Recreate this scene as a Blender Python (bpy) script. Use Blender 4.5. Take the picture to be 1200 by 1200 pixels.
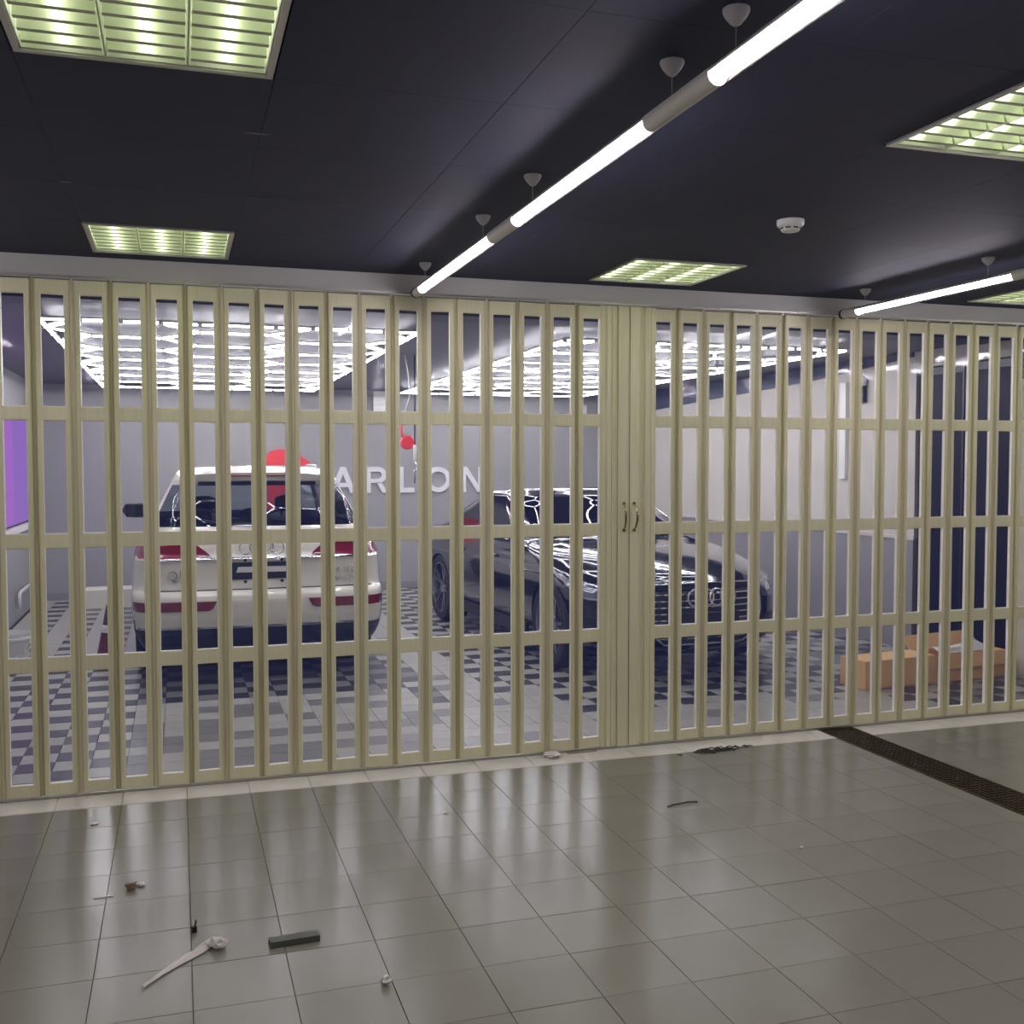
import bpy, bmesh, math, random
from mathutils import Vector, Matrix
random.seed(7)
PI = math.pi
for o in list(bpy.data.objects): bpy.data.objects.remove(o)
S = bpy.context.scene
COL = S.collection

# ---------------------------------------------------------------- camera, world, exposure
def set_camera():
    cd = bpy.data.cameras.new('camera'); cam = bpy.data.objects.new('camera', cd); COL.objects.link(cam)
    yaw, pitch, roll = math.radians(17.707), math.radians(-2.566), math.radians(-0.04)
    fw = Vector((math.sin(yaw)*math.cos(pitch), math.cos(yaw)*math.cos(pitch), math.sin(pitch)))
    rt = Vector((math.cos(yaw), -math.sin(yaw), 0)); up = rt.cross(fw)
    r2 = rt*math.cos(roll)+up*math.sin(roll); u2 = -rt*math.sin(roll)+up*math.cos(roll)
    m = Matrix((r2, u2, -fw)).transposed().to_4x4(); m.translation = Vector((0, 0, 1.6))
    cam.matrix_world = m
    cd.sensor_width = 36; cd.sensor_fit = 'HORIZONTAL'; cd.lens = 36*1225/1200
    cd.clip_start = .05; cd.clip_end = 100
    S.camera = cam
set_camera()
W = bpy.data.worlds.new('world'); S.world = W; W.use_nodes = True
W.node_tree.nodes['Background'].inputs[0].default_value = (.25, .27, .35, 1)
W.node_tree.nodes['Background'].inputs[1].default_value = .02
S.view_settings.view_transform = 'Standard'; S.view_settings.look = 'None'
S.view_settings.exposure = 1.0; S.view_settings.gamma = 1; S.view_settings.use_curve_mapping = False
TUBE_E = 24.0      # front linear tubes
TROF_E = 3.6      # recessed louvre lights
HEX_E = 20.0       # hexagon grid bars

# ---------------------------------------------------------------- materials
MATS = {}
def lin(c):
    return tuple(((v/255)/12.92 if v/255 <= .04045 else ((v/255+.055)/1.055)**2.4) for v in c)
def mat(name, rgb, rough=.5, metal=0, var=0, vscale=8, bump=0, bscale=60, coat=0, emit=None, estr=0, spec=.5, objvar=0, rvar=0, stretch=None, lin_in=False):
    if name in MATS: return MATS[name]
    m = bpy.data.materials.new(name); m.use_nodes = True; MATS[name] = m
    nt = m.node_tree; N = nt.nodes; L = nt.links; b = N['Principled BSDF']
    c = rgb if lin_in else lin(rgb)
    b.inputs['Base Color'].default_value = (*c, 1); b.inputs['Roughness'].default_value = rough
    b.inputs['Metallic'].default_value = metal; b.inputs['Coat Weight'].default_value = coat
    b.inputs['Coat Roughness'].default_value = .03; b.inputs['Specular IOR Level'].default_value = spec
    if emit: b.inputs['Emission Color'].default_value = (*lin(emit), 1); b.inputs['Emission Strength'].default_value = estr
    if var or bump or rvar:
        tc = N.new('ShaderNodeTexCoord'); mp = N.new('ShaderNodeMapping'); L.new(tc.outputs['Object'], mp.inputs[0])
        if stretch: mp.inputs['Scale'].default_value = stretch
        nz = N.new('ShaderNodeTexNoise'); nz.inputs['Scale'].default_value = vscale; nz.inputs['Detail'].default_value = 5
        L.new(mp.outputs[0], nz.inputs['Vector'])
    if var:
        mr = N.new('ShaderNodeMapRange'); L.new(nz.outputs[0], mr.inputs[0]); mr.inputs[1].default_value = .3; mr.inputs[2].default_value = .7
        mr.inputs[3].default_value = 1-var; mr.inputs[4].default_value = 1+var
        hs = N.new('ShaderNodeHueSaturation'); hs.inputs['Color'].default_value = (*c, 1)
        last = mr.outputs[0]
        if objvar:
            oi = N.new('ShaderNodeObjectInfo'); m2 = N.new('ShaderNodeMapRange'); L.new(oi.outputs['Random'], m2.inputs[0])
            m2.inputs[3].default_value = 1-objvar; m2.inputs[4].default_value = 1+objvar
            mu = N.new('ShaderNodeMath'); mu.operation = 'MULTIPLY'; L.new(last, mu.inputs[0]); L.new(m2.outputs[0], mu.inputs[1]); last = mu.outputs[0]
        L.new(last, hs.inputs['Value']); L.new(hs.outputs[0], b.inputs['Base Color'])
    if rvar:
        m3 = N.new('ShaderNodeMapRange'); L.new(nz.outputs[0], m3.inputs[0]); m3.inputs[1].default_value = .35; m3.inputs[2].default_value = .65
        m3.inputs[3].default_value = max(0.02, rough-rvar); m3.inputs[4].default_value = rough+rvar; L.new(m3.outputs[0], b.inputs['Roughness'])
    if bump:
        n2 = N.new('ShaderNodeTexNoise'); n2.inputs['Scale'].default_value = bscale; L.new(mp.outputs[0], n2.inputs['Vector'])
        bp = N.new('ShaderNodeBump'); bp.inputs['Strength'].default_value = bump; bp.inputs['Distance'].default_value = .01
        L.new(n2.outputs[0], bp.inputs['Height']); L.new(bp.outputs[0], b.inputs['Normal'])
    return m
def emis(name, rgb, s):
    m = bpy.data.materials.new(name); m.use_nodes = True; nt = m.node_tree; nt.nodes.clear()
    e = nt.nodes.new('ShaderNodeEmission'); o = nt.nodes.new('ShaderNodeOutputMaterial')
    e.inputs[0].default_value = (*lin(rgb), 1); e.inputs[1].default_value = s; nt.links.new(e.outputs[0], o.inputs[0]); MATS[name] = m; return m
def film(name, tint, haze, hazecol, gloss_rough=.04, ior=1.45, wave=0.0):
    """thin clear sheet: transparent + fresnel reflection + a little scattering"""
    m = bpy.data.materials.new(name); m.use_nodes = True; nt = m.node_tree; nt.nodes.clear(); N = nt.nodes; L = nt.links
    o = N.new('ShaderNodeOutputMaterial'); tr = N.new('ShaderNodeBsdfTransparent'); tr.inputs[0].default_value = (*tint, 1)
    gl = N.new('ShaderNodeBsdfGlossy'); gl.inputs['Roughness'].default_value = gloss_rough
    fr = N.new('ShaderNodeFresnel'); ge = N.new('ShaderNodeNewGeometry'); io = N.new('ShaderNodeMapRange')
    io.inputs[3].default_value = ior; io.inputs[4].default_value = 1/ior; L.new(ge.outputs['Backfacing'], io.inputs[0]); L.new(io.outputs[0], fr.inputs[0])
    mx = N.new('ShaderNodeMixShader'); L.new(fr.outputs[0], mx.inputs[0]); L.new(tr.outputs[0], mx.inputs[1]); L.new(gl.outputs[0], mx.inputs[2])
    if wave:
        tc = N.new('ShaderNodeTexCoord'); nz = N.new('ShaderNodeTexNoise'); nz.inputs['Scale'].default_value = 5; L.new(tc.outputs['Object'], nz.inputs[0])
        bp = N.new('ShaderNodeBump'); bp.inputs['Strength'].default_value = wave; bp.inputs['Distance'].default_value = .02
        L.new(nz.outputs[0], bp.inputs['Height']); L.new(bp.outputs[0], gl.inputs['Normal'])
    if haze:
        ts = N.new('ShaderNodeBsdfTranslucent'); ts.inputs[0].default_value = (*hazecol, 1)
        m2 = N.new('ShaderNodeMixShader'); m2.inputs[0].default_value = haze; L.new(mx.outputs[0], m2.inputs[1]); L.new(ts.outputs[0], m2.inputs[2]); L.new(m2.outputs[0], o.inputs[0])
    else: L.new(mx.outputs[0], o.inputs[0])
    MATS[name] = m; return m

CREAM = mat('cream_pvc', (226, 223, 184), .42, var=.05, vscale=3, stretch=(30, 30, 1), objvar=.05)
LIP_LIT = mat('lit_lip_white', (250, 246, 232), .4)  # paler than the frame: light caught on pane lips put into the colour
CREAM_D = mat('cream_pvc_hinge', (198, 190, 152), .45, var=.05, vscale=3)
PANE = film('clear_pvc_pane', (.95, .95, .98), .035, (.18, .24, .80), .05, 1.34, .08)
FLOORT = mat('stone_tile', (131, 129, 114), .235, var=.05, vscale=1.7, objvar=.03, rvar=.0)
THRESH = mat('threshold_stone', (208, 204, 190), .6, var=.08, vscale=6, objvar=.03)
GROUT = mat('grout', (84, 80, 70), .8)
CEIL = mat('dark_ceiling_tile', (50, 53, 74), .66, var=.04, vscale=2, spec=.25)
CEILJ = mat('ceiling_joint', (26, 26, 30), .8)
HEADER = mat('header_grey', (190, 189, 184), .5, var=.04, vscale=3)
ALU = mat('brushed_aluminium', (190, 188, 184), .35, .9)
CHROME = mat('chrome', (225, 225, 225), .08, 1)
WALLG = mat('wall_grey', (152, 151, 150), .6, var=.02, vscale=2)
WALLL = mat('wall_light', (196, 191, 182), .6, var=.02, vscale=2)
WALLC = mat('wall_cream', (200, 194, 168), .6, var=.02, vscale=2)
DADO = mat('dado_blue_grey', (138, 135, 136), .5, var=.03, vscale=2)
WHITE = mat('white_plastic', (225, 225, 220), .35)
BLACK = mat('black_plastic', (14, 14, 16), .4)
DARKG = mat('dark_grey', (48, 50, 56), .45)
TL = mat('floor_tile_light', (172, 170, 160), .32, var=.06, vscale=10, objvar=.05)
TD = mat('floor_tile_dark', (56, 55, 58), .32, var=.08, vscale=10, objvar=.1)
TM = mat('floor_tile_mid', (122, 121, 116), .32, var=.06, vscale=10, objvar=.06)
SUBF = mat('sub_floor', (50, 50, 52), .8)
SCEIL = mat('showroom_ceiling', (70, 68, 80), .4, var=.05, vscale=2)
SCEIL2 = mat('showroom_ceiling_pale', (84, 82, 90), .5)
TUBE = emis('tube_white', (255, 246, 255), TUBE_E)
HEX = emis('hex_white', (252, 249, 250), HEX_E)
TROF = emis('troffer_lamp', (250, 255, 234), TROF_E)
REFL = mat('reflector_alu', (226, 230, 214), .38, .35)
BLADE = mat('louvre_blade', (190, 196, 172), .3, .6)
SCREEN = emis('purple_screen', (152, 112, 192), .5)
MAGENTA = emis('magenta_screen', (168, 110, 194), .52)

# ---------------------------------------------------------------- mesh builder
class MB:
    def __init__(s): s.v = []; s.f = []; s.m = []
    def add(s, vs, fs, mi=0):
        n = len(s.v); s.v += [tuple(p) for p in vs]; s.f += [tuple(i+n for i in f) for f in fs]; s.m += [mi]*len(fs); return s
    def box(s, x0, x1, y0, y1, z0, z1, mi=0):
        vs = [(x, y, z) for z in (z0, z1) for y in (y0, y1) for x in (x0, x1)]
        return s.add(vs, [(0, 2, 3, 1), (4, 5, 7, 6), (0, 1, 5, 4), (2, 6, 7, 3), (0, 4, 6, 2), (1, 3, 7, 5)], mi)
    def bev(s, x0, x1, y0, y1, z0, z1, b=.002, mi=0):
        """box with a chamfered top edge"""
        vs = [(x0, y0, z0), (x1, y0, z0), (x1, y1, z0), (x0, y1, z0), (x0, y0, z1-b), (x1, y0, z1-b), (x1, y1, z1-b), (x0, y1, z1-b),
              (x0+b, y0+b, z1), (x1-b, y0+b, z1), (x1-b, y1-b, z1), (x0+b, y1-b, z1)]
        fs = [(3, 2, 1, 0)] + [(i, (i+1) % 4, 4+(i+1) % 4, 4+i) for i in range(4)] + [(4+i, 4+(i+1) % 4, 8+(i+1) % 4, 8+i) for i in range(4)] + [(8, 9, 10, 11)]
        return s.add(vs, fs, mi)
    def tube(s, pts, r, n=10, caps=True, mi=0):
        pts = [Vector(p) for p in pts]; R = r if isinstance(r, (list, tuple)) else [r]*len(pts)
        vs = []; prev = None
        for i, p in enumerate(pts):
            t = (pts[min(i+1, len(pts)-1)]-pts[max(i-1, 0)]).normalized()
            if prev is None:
                a = Vector((0, 0, 1)) if abs(t.z) < .9 else Vector((1, 0, 0)); u = t.cross(a).normalized()
            else: u = (prev-t*prev.dot(t)).normalized()
            prev = u; w = t.cross(u)
            for k in range(n):
                a = 2*PI*k/n; vs.append(p+(u*math.cos(a)+w*math.sin(a))*R[i])
        fs = [(i*n+k, i*n+(k+1) % n, (i+1)*n+(k+1) % n, (i+1)*n+k) for i in range(len(pts)-1) for k in range(n)]
        if caps: fs += [tuple(range(n-1, -1, -1)), tuple((len(pts)-1)*n+k for k in range(n))]
        return s.add(vs, fs, mi)
    def lathe(s, prof, n=24, c=(0, 0, 0), axis='z', mi=0):
        vs = []
        for r, h in prof:
            for k in range(n):
                a = 2*PI*k/n; p = (r*math.cos(a), r*math.sin(a), h)
                if axis == 'x': p = (p[2], p[0], p[1])
                if axis == 'y': p = (p[0], p[2], p[1])
                vs.append((p[0]+c[0], p[1]+c[1], p[2]+c[2]))
        fs = [(i*n+k, i*n+(k+1) % n, (i+1)*n+(k+1) % n, (i+1)*n+k) for i in range(len(prof)-1) for k in range(n)]
        return s.add(vs, fs, mi)
    def prism(s, poly, y0, y1, mi=0):
        """polygon in x-z extruded along y"""
        n = len(poly); vs = [(x, y0, z) for x, z in poly]+[(x, y1, z) for x, z in poly]
        fs = [tuple(range(n)), tuple(range(2*n-1, n-1, -1))]+[(i, n+i, n+(i+1) % n, (i+1) % n) for i in range(n)]
        return s.add(vs, fs, mi)
    def build(s, name, m, parent=None, smooth=False, loc=None, ang=None):
        me = bpy.data.meshes.new(name); me.from_pydata(s.v, [], s.f); 
        ms = m if isinstance(m, (list, tuple)) else [m]
        for q in ms: me.materials.append(q)
        if len(ms) > 1: me.polygons.foreach_set('material_index', s.m)
        bm = bmesh.new(); bm.from_mesh(me); bmesh.ops.recalc_face_normals(bm, faces=bm.faces); bm.to_mesh(me); bm.free()
        if smooth:
            for p in me.polygons: p.use_smooth = True
            if ang: me.set_sharp_from_angle(angle=math.radians(ang))
        return link(name, me, parent, loc)
def link(name, me, parent=None, loc=None):
    o = bpy.data.objects.new(name, me); COL.objects.link(o)
    if parent: o.parent = parent
    if loc: o.location = loc
    return o
def tag(o, label=None, cat=None, group=None, kind=None):
    if label: o['label'] = label
    if cat: o['category'] = cat
    if group: o['group'] = group
    if kind: o['kind'] = kind
    return o
def thing(name, label, cat, loc=(0, 0, 0), rz=0, group=None):
    o = bpy.data.objects.new(name, None); COL.objects.link(o); o.location = loc; o.rotation_euler = (0, 0, rz)
    o.empty_display_size = .1
    return tag(o, label, cat, group)
def struct(name, mb, m): return tag(mb.build(name, m), kind='structure')
def copy_tree(o, parent=None):
    c = o.copy(); COL.objects.link(c); c.parent = parent
    for ch in list(o.children):
        if ch.parent == o: copy_tree(ch, c)
    return c

# ---------------------------------------------------------------- key dimensions (metres)
GY = 5.414            # plane of the folding gate
GH = 2.485            # its height
CZ = 2.59             # ceiling of the front room
SX0, SX1, SY1, SZ = -1.6, 6.0, 13.4, 2.56    # showroom: left wall, right wall, back wall, ceiling
MOD = .615

# ---------------------------------------------------------------- FRONT ROOM
fl = struct('floor', MB().box(-3.3, 8.5, -2.5, 5.185, -.06, -.008), GROUT)
TX, TY, TP, TPX = .02, 5.19, .2925, .295
thr_edge = 5.19
def tile_mb(x0, x1, y0, y1): return MB().bev(x0, x1, y0, y1, -.008, 0, .0008)
rest = MB(); cand = []
g = .0010
for i in range(-12, 30):
    for j in range(0, 27):
        x0, x1 = TX+TPX*i+g, TX+TPX*(i+1)-g; y1, y0 = TY-TP*j-g, TY-TP*(j+1)+g
        if x1 > 8.5 or x0 < -3.3 or y0 < -2.5: continue
        spans = [(x0, x1)]
        if x0 < 3.90 and x1 > 3.66:
            spans = []
            if x0 < 3.64: spans.append((x0, 3.655))
            if x1 > 3.92: spans.append((3.905, x1))
        for a, b in spans:
            cx, cy = (a+b)/2, (y0+y1)/2
            # rough test against the camera's field of view
            ang = math.degrees(math.atan2(cx, cy))-17.7
            dist = math.hypot(cx, cy)
            vis = cy > 1.9 and abs(ang) < 30 and dist > 2.55
            cand.append((not vis, dist, a, b, y0, y1))
cand.sort()
for k, (nv, d, a, b, y0, y1) in enumerate(cand):
    if not nv and k < 300: tile_mb(a-(a+b)/2, b-(a+b)/2, y0-(y0+y1)/2, y1-(y0+y1)/2).build('floor_tile', FLOORT, fl, loc=((a+b)/2, (y0+y1)/2, random.uniform(-.0004, .0003)))
    else: rest.bev(a, b, y0, y1, -.008, 0, .0008)
tag(rest.build('floor_tile', FLOORT, fl), kind='stuff')
sill = struct('trim_1', MB().box(-3.3, 8.5, 5.187, 5.52, -.06, -.006), GROUT)
for i in range(-8, 21):
    x0, x1 = TX+TPX*i+g, TX+TPX*(i+1)-g
    if x0 < -2.4 or x1 > 7: continue
    for a, b in ([(x0, x1)] if not (x0 < 3.90 and x1 > 3.66) else [q for q in ((x0, 3.655), (3.905, x1)) if q[1]-q[0] > .01]):
        w = (b-a)/2; MB().bev(-w, w, -.098, .098, -.006, .002, .002).build('threshold_tile', THRESH, sill, loc=((a+b)/2, 5.289, 0))

# drain channel grating
dr = thing('drain_grate', 'long brown metal drain grating running out from the right half of the gate', 'drain', (3.78, 1.2, 0))
fb = MB(); L0, L1 = 0, 4.17
fb.box(-.122, -.114, L0, L1, -.03, .001).box(.114, .122, L0, L1, -.03, .001).box(-.114, .114, L0, L0+.006, -.03, .001).box(-.114, .114, L1-.006, L1, -.03, .001)
RUST = mat('rusty_steel', (74, 62, 44), .5, .5, var=.25, vscale=20)
fb.build('frame', RUST, dr)
MB().box(-.122, .122, L0, L1, -.05, -.045).build('channel_bed', mat('drain_bed', (20, 17, 13), .8), dr)
lb = MB().box(-.003, .003, L0, L1, -.022, -.001)
for k in range(8):
    o = lb.build('long_bar', RUST, dr) if k == 0 else link('long_bar', LBM, dr)
    LBM = o.data; o.location.x = -.1+k*.0286
cb = MB().box(-.114, .114, -.003, .003, -.016, -.0005); n = 0
for k in range(130):
    y = L0+.03+k*.0318
    if y > L1-.01: break
    o = cb.build('cross_bar', RUST, dr) if k == 0 else link('cross_bar', CBM, dr)
    CBM = o.data; o.location.y = y

# ceiling
ce = struct('ceiling', MB().box(-3.3, 8.5, -2.5, 5.52, CZ+.10, CZ+.14), CEILJ)
TROFF = []
def is_trof(i, j): return (i+1) % 4 == 0 and j % 4 == 0
for i in range(-6, 14):
    for j in range(-1, 13):
        x0 = .25+MOD*i; y1 = 5.24-MOD*j; y0 = y1-MOD
        if j == -1: y1 = 5.42
        if x0 < -3.4 or x0+MOD > 8.6 or y0 < -2.6: continue
        if j >= 0 and is_trof(i, j): TROFF.append((x0+MOD/2, y1-MOD/2)); continue
        gg = .0006; MB().bev(-MOD/2+gg, MOD/2-gg, -(y1-y0)/2+gg, (y1-y0)/2-gg, 0, .011, .0003).build('ceiling_tile', CEIL, ce, loc=(x0+MOD/2, (y0+y1)/2, CZ))
# flip: chamfered side must face down
for o in ce.children: o.scale.z = -1; o.location.z = CZ+.011
struct('wall_left', MB().box(-3.4, -3.3, -2.5, 5.5, 0, CZ), WALLG)
struct('wall_right', MB().box(8.5, 8.6, -2.5, 5.5, 0, CZ), WALLG)
struct('wall_back', MB().box(-3.4, 8.6, -2.6, -2.5, 0, CZ), WALLG)
struct('wall_front', MB().box(-3.3, -1.66, 5.40, 5.50, 0, CZ).box(6.03, 8.5, 5.40, 5.50, 0, CZ), WALLC)

# header above the gate with its running track
hd = struct('trim_2', MB().box(-1.66, 6.03, 5.385, 5.50, 2.50, CZ-.001).box(-1.66, 6.03, 5.372, 5.385, 2.497, 2.51), HEADER)
tk = MB().box(-1.66, 6.03, 5.378, 5.384, 2.488, 2.499)
for k in range(14): tk.box(-1.2+.52*k, -1.19+.52*k, 5.374, 5.379, 2.486, 2.5)
o = tk.build('track_lip', ALU, hd)

# louvre lights
def make_troffer():
    t = thing('louvre_light', '', 'ceiling light'); h = MOD/2-.006
    MB().box(-h, h, -h, -h+.016, -.006, .006).box(-h, h, h-.016, h, -.006, .006).box(-h, -h+.016, -h+.016, h-.016, -.006, .006).box(h-.016, h, -h+.016, h-.016, -.006, .006).build('frame', ALU, t)
    q = h-.017
    MB().box(-q, q, -q, q, .075, .08).box(-q, q, -q, -q+.003, 0, .075).box(-q, q, q-.003, q, 0, .075).box(-q, -q+.003, -q, q, 0, .075).box(q-.003, q, -q, q, 0, .075).build('reflector', REFL, t)
    cw = 2*q/3
    for k in range(3):
        cx = -q+cw*(k+.5)
        MB().tube([(cx, -q+.02, .055), (cx, q-.02, .055)], .013, 10).build('lamp_tube', TROF, t, True)
    for k in (1, 2):
        x = -q+cw*k; MB().prism([(x-.002, .0), (x+.002, .0), (x+.008, .036), (x-.008, .036)], -q+.003, q-.003).build('divider', BLADE, t)
    sb = []
    for k in range(3):
        cx = -q+cw*(k+.5)
        for r in range(8):
            y = -q+2*q*(r+.5)/8
            b = MB(); a0 = cw/2-.007
            vs = [(-a0, y-.009, 0), (a0, y-.009, 0), (a0, y+.009, 0), (-a0, y+.009, 0), (-a0, y-.001, .034), (a0, y-.001, .034), (a0, y+.001, .034), (-a0, y+.001, .034)]
            b.add([(v[0]+cx, v[1], v[2]+.002) for v in vs], [(3, 2, 1, 0), (4, 5, 6, 7), (0, 1, 5, 4), (1, 2, 6, 5), (2, 3, 7, 6), (3, 0, 4, 7)])
            b.build('louvre_blade', BLADE, t)
    return t
tp = make_troffer(); first = True
def trof_label(x, y):
    near = 'near the camera' ; far = 'beside the gate header'
    d = {(-.0575, 4.9325): 'small-looking recessed louvre light near the header at far left',
         (-.0575, 2.4725): 'large near recessed louvre light cut by the top left of the view',
         (2.4025, 4.9325): 'square recessed louvre light near the header above the meeting posts of the gate',
         (2.4025, 2.4725): 'near recessed louvre light at the upper right, cut by the view edge',
         (4.8625, 4.9325): 'recessed louvre light at the right edge behind the lit end of the right-hand tube'}
    for (a, b), s in d.items():
        if abs(a-x) < .1 and abs(b-y) < .1: return s
    return None
for x, y in TROFF:
    o = tp if first else copy_tree(tp); first = False; o.location = (x, y, CZ)
    o['group'] = 'recessed louvre lights in the dark ceiling'
    cw_ = {-3: 'far left', -0: 'left', 2: 'middle', 5: 'right', 7: 'far right'}.get(round(x), 'side'); rw_ = {5: 'by the header', 2: 'over the aisle', 0: 'straight above the camera', -2: 'at the back of the room'}.get(round(y), 'behind')
    o['label'] = trof_label(x, y) or 'added unseen recessed louvre light, %s column, %s' % (cw_, rw_)  # lights outside the view are added to supply light, carrying on the grid


# linear tube lights
def canopy(mb, x, y):
    return mb.lathe([(0.0, CZ), (.030, CZ), (.030, CZ-.006), (.024, CZ-.018), (.012, CZ-.032), (.006, CZ-.036), (0, CZ-.036)], 16, (x, y, 0))
CLEAR = film('clear_tube', (.95, .95, .97), .0, (1, 1, 1), .05, 1.45)
GREYP = mat('grey_sleeve', (216, 212, 202), .45)
def linear(name, label, x, segs, z=2.478, cans=()):
    t = thing(name, label, 'tube light', (x, segs[0][1], 0))
    oy = segs[0][1]
    for (kind, y1, y0) in segs:
        if kind == 'lit':
            MB().tube([(0, y1-oy+.0, z-.001), (0, y0-oy, z-.001)], .0165, 14).build('lamp_tube', TUBE, t, True)
            b = MB(); n = 14; R = .0235; r = .021   # added open-bottomed shield holding tube light off the ceiling
            for yy in (y1-oy, y0-oy):
                for RR in (R, r):
                    for k in range(n+1):
                        a = math.radians(12+156*k/n); b.v.append((RR*math.cos(a), yy, z+RR*math.sin(a)))
            m = n+1
            for k in range(n):
                b.f += [(k, k+1, 2*m+k+1, 2*m+k), (m+k, 3*m+k, 3*m+k+1, m+k+1)]; b.m += [0, 0]
            b.f += [(0, 2*m, 3*m, m), (n, m+n, 3*m+n, 2*m+n)]; b.m += [0, 0]
            b.build('glow_shield', GREYP, t, True, ang=40)
            MB().lathe([(.0262, 0), (.0262, y0-y1)], 24, (0, y1-oy, z-.001), 'y').build('clear_cover', CLEAR, t, True)
        elif kind == 'sleeve':
            MB().lathe([(.017, 0), (.0245, 0), (.0245, y0-y1), (.017, y0-y1)], 20, (0, y1-oy, z), 'y').build('sleeve', GREYP, t, True, ang=40)
        else:
            MB().lathe([(0, 0), (.016, 0), (.025, -.01), (.025, y0-y1+.0), (.0, y0-y1)], 20, (0, y1-oy, z), 'y').build('end_cap', GREYP, t, True, ang=40)
            MB().lathe([(.0, .004), (.027, .004), (.028, -.012), (.0255, -.014)], 20, (0, y1-oy, z), 'y').build('end_ring', BLACK, t, True, ang=40)
    for y in cans:
        c = canopy(MB(), 0, y-oy).build('canopy', mat('grey_canopy', (176, 174, 176), .5), t, True, ang=50)
        MB().tube([(0, y-oy, CZ-.03), (0, y-oy, z+.02)], .0012, 5).build('wire', ALU, t)
    return t
linear('linear_light', 'long suspended row of white tubes and grey sleeves running down the middle to the header', 1.17,
       [('cap', 5.27, 5.12), ('lit', 5.12, 3.91), ('sleeve', 3.91, 3.60), ('lit', 3.60, 2.49), ('sleeve', 2.49, 2.14), ('lit', 2.14, .95), ('sleeve', .95, .62), ('lit', .62, -.5), ('sleeve', -.5, -.8), ('lit', -.8, -1.9)],  # last lit tube, behind the camera, is added light for the gate
       cans=(5.06, 4.04, 3.43, 2.37, 2.06, .9))
for xx, lab in ((-1.37, 'added unseen row of white tubes lighting the gate from the left'), (6.25, 'added unseen row of white tubes lighting the gate from the right')):  # unseen side rows, added at the same spacing to brighten the gate
    linear('linear_light', lab, xx, [('cap', 5.27, 5.12), ('lit', 5.12, 3.91), ('sleeve', 3.91, 3.60), ('lit', 3.60, 2.49), ('sleeve', 2.49, 2.14), ('lit', 2.14, .95), ('sleeve', .95, .62), ('lit', .62, -.5)], cans=(5.06, 4.04, 3.43, 2.37))
linear('linear_light', 'suspended white tube on the right with grey end against the header', 3.71,
       [('cap', 5.27, 5.12), ('lit', 5.12, 3.95), ('sleeve', 3.95, 3.60), ('lit', 3.60, 2.49), ('sleeve', 2.49, 2.14), ('lit', 2.14, .95), ('sleeve', .95, .62), ('lit', .62, -.5)],
       cans=(5.06, 4.12, 3.43, 2.37, 2.06, .9))

# smoke detector
sd = thing('smoke_detector', 'white round smoke detector on the dark ceiling right of the long tube light', 'smoke detector', (2.38, 3.74, CZ))
MB().lathe([(0, 0), (.055, 0), (.055, -.014), (.050, -.024), (0, -.024)], 28).build('base', WHITE, sd, True, ang=40)
MB().lathe([(.040, -.024), (.042, -.030), (.034, -.044), (.016, -.048), (0, -.048)], 28).build('sensor_cap', WHITE, sd, True, ang=40)
v = MB()
for k in range(8):
    a = 2*PI*k/8; v.tube([(.0405*math.cos(a-.25), .0405*math.sin(a-.25), -.034), (.0412*math.cos(a), .0412*math.sin(a), -.034), (.0405*math.cos(a+.25), .0405*math.sin(a+.25), -.034)], .003, 5)
v.build('vent_slot', DARKG, sd)

# ---------------------------------------------------------------- FOLDING GATE
ROWS = [(.068, .612), (.680, 1.208), (1.272, 1.816), (1.878, 2.412)]
P = .1715; PWID = .148
def panel_frame():
    h = PWID/2; w = .0525; t = .009; b = MB()
    zb = [.012]+[z for r in ROWS for z in r]+[2.478]
    b.box(-h, -w, -t, t, zb[0], zb[-1]).box(w, h, -t, t, zb[0], zb[-1])
    for k in range(0, len(zb), 2): b.box(-w, w, -t, t, zb[k], zb[k+1])
    # raised bead down each stile and a lip round each opening
    for s in (-1, 1):
        b.box(s*(h-.007)-.003, s*(h-.007)+.003, -t-.003, -t, zb[0], zb[-1])
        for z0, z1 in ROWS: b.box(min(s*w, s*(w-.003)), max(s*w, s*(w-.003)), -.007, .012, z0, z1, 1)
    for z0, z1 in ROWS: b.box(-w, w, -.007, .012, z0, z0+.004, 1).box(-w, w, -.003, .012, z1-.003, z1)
    return b
def hinge_mb():
    b = MB(); b.tube([(0, 0, .012), (0, 0, 2.478)], .0075, 8)
    b.box(-.013, -.004, -.004, .004, .012, 2.478).box(.004, .013, -.004, .004, .012, 2.478)
    return b
PM = {}
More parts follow.
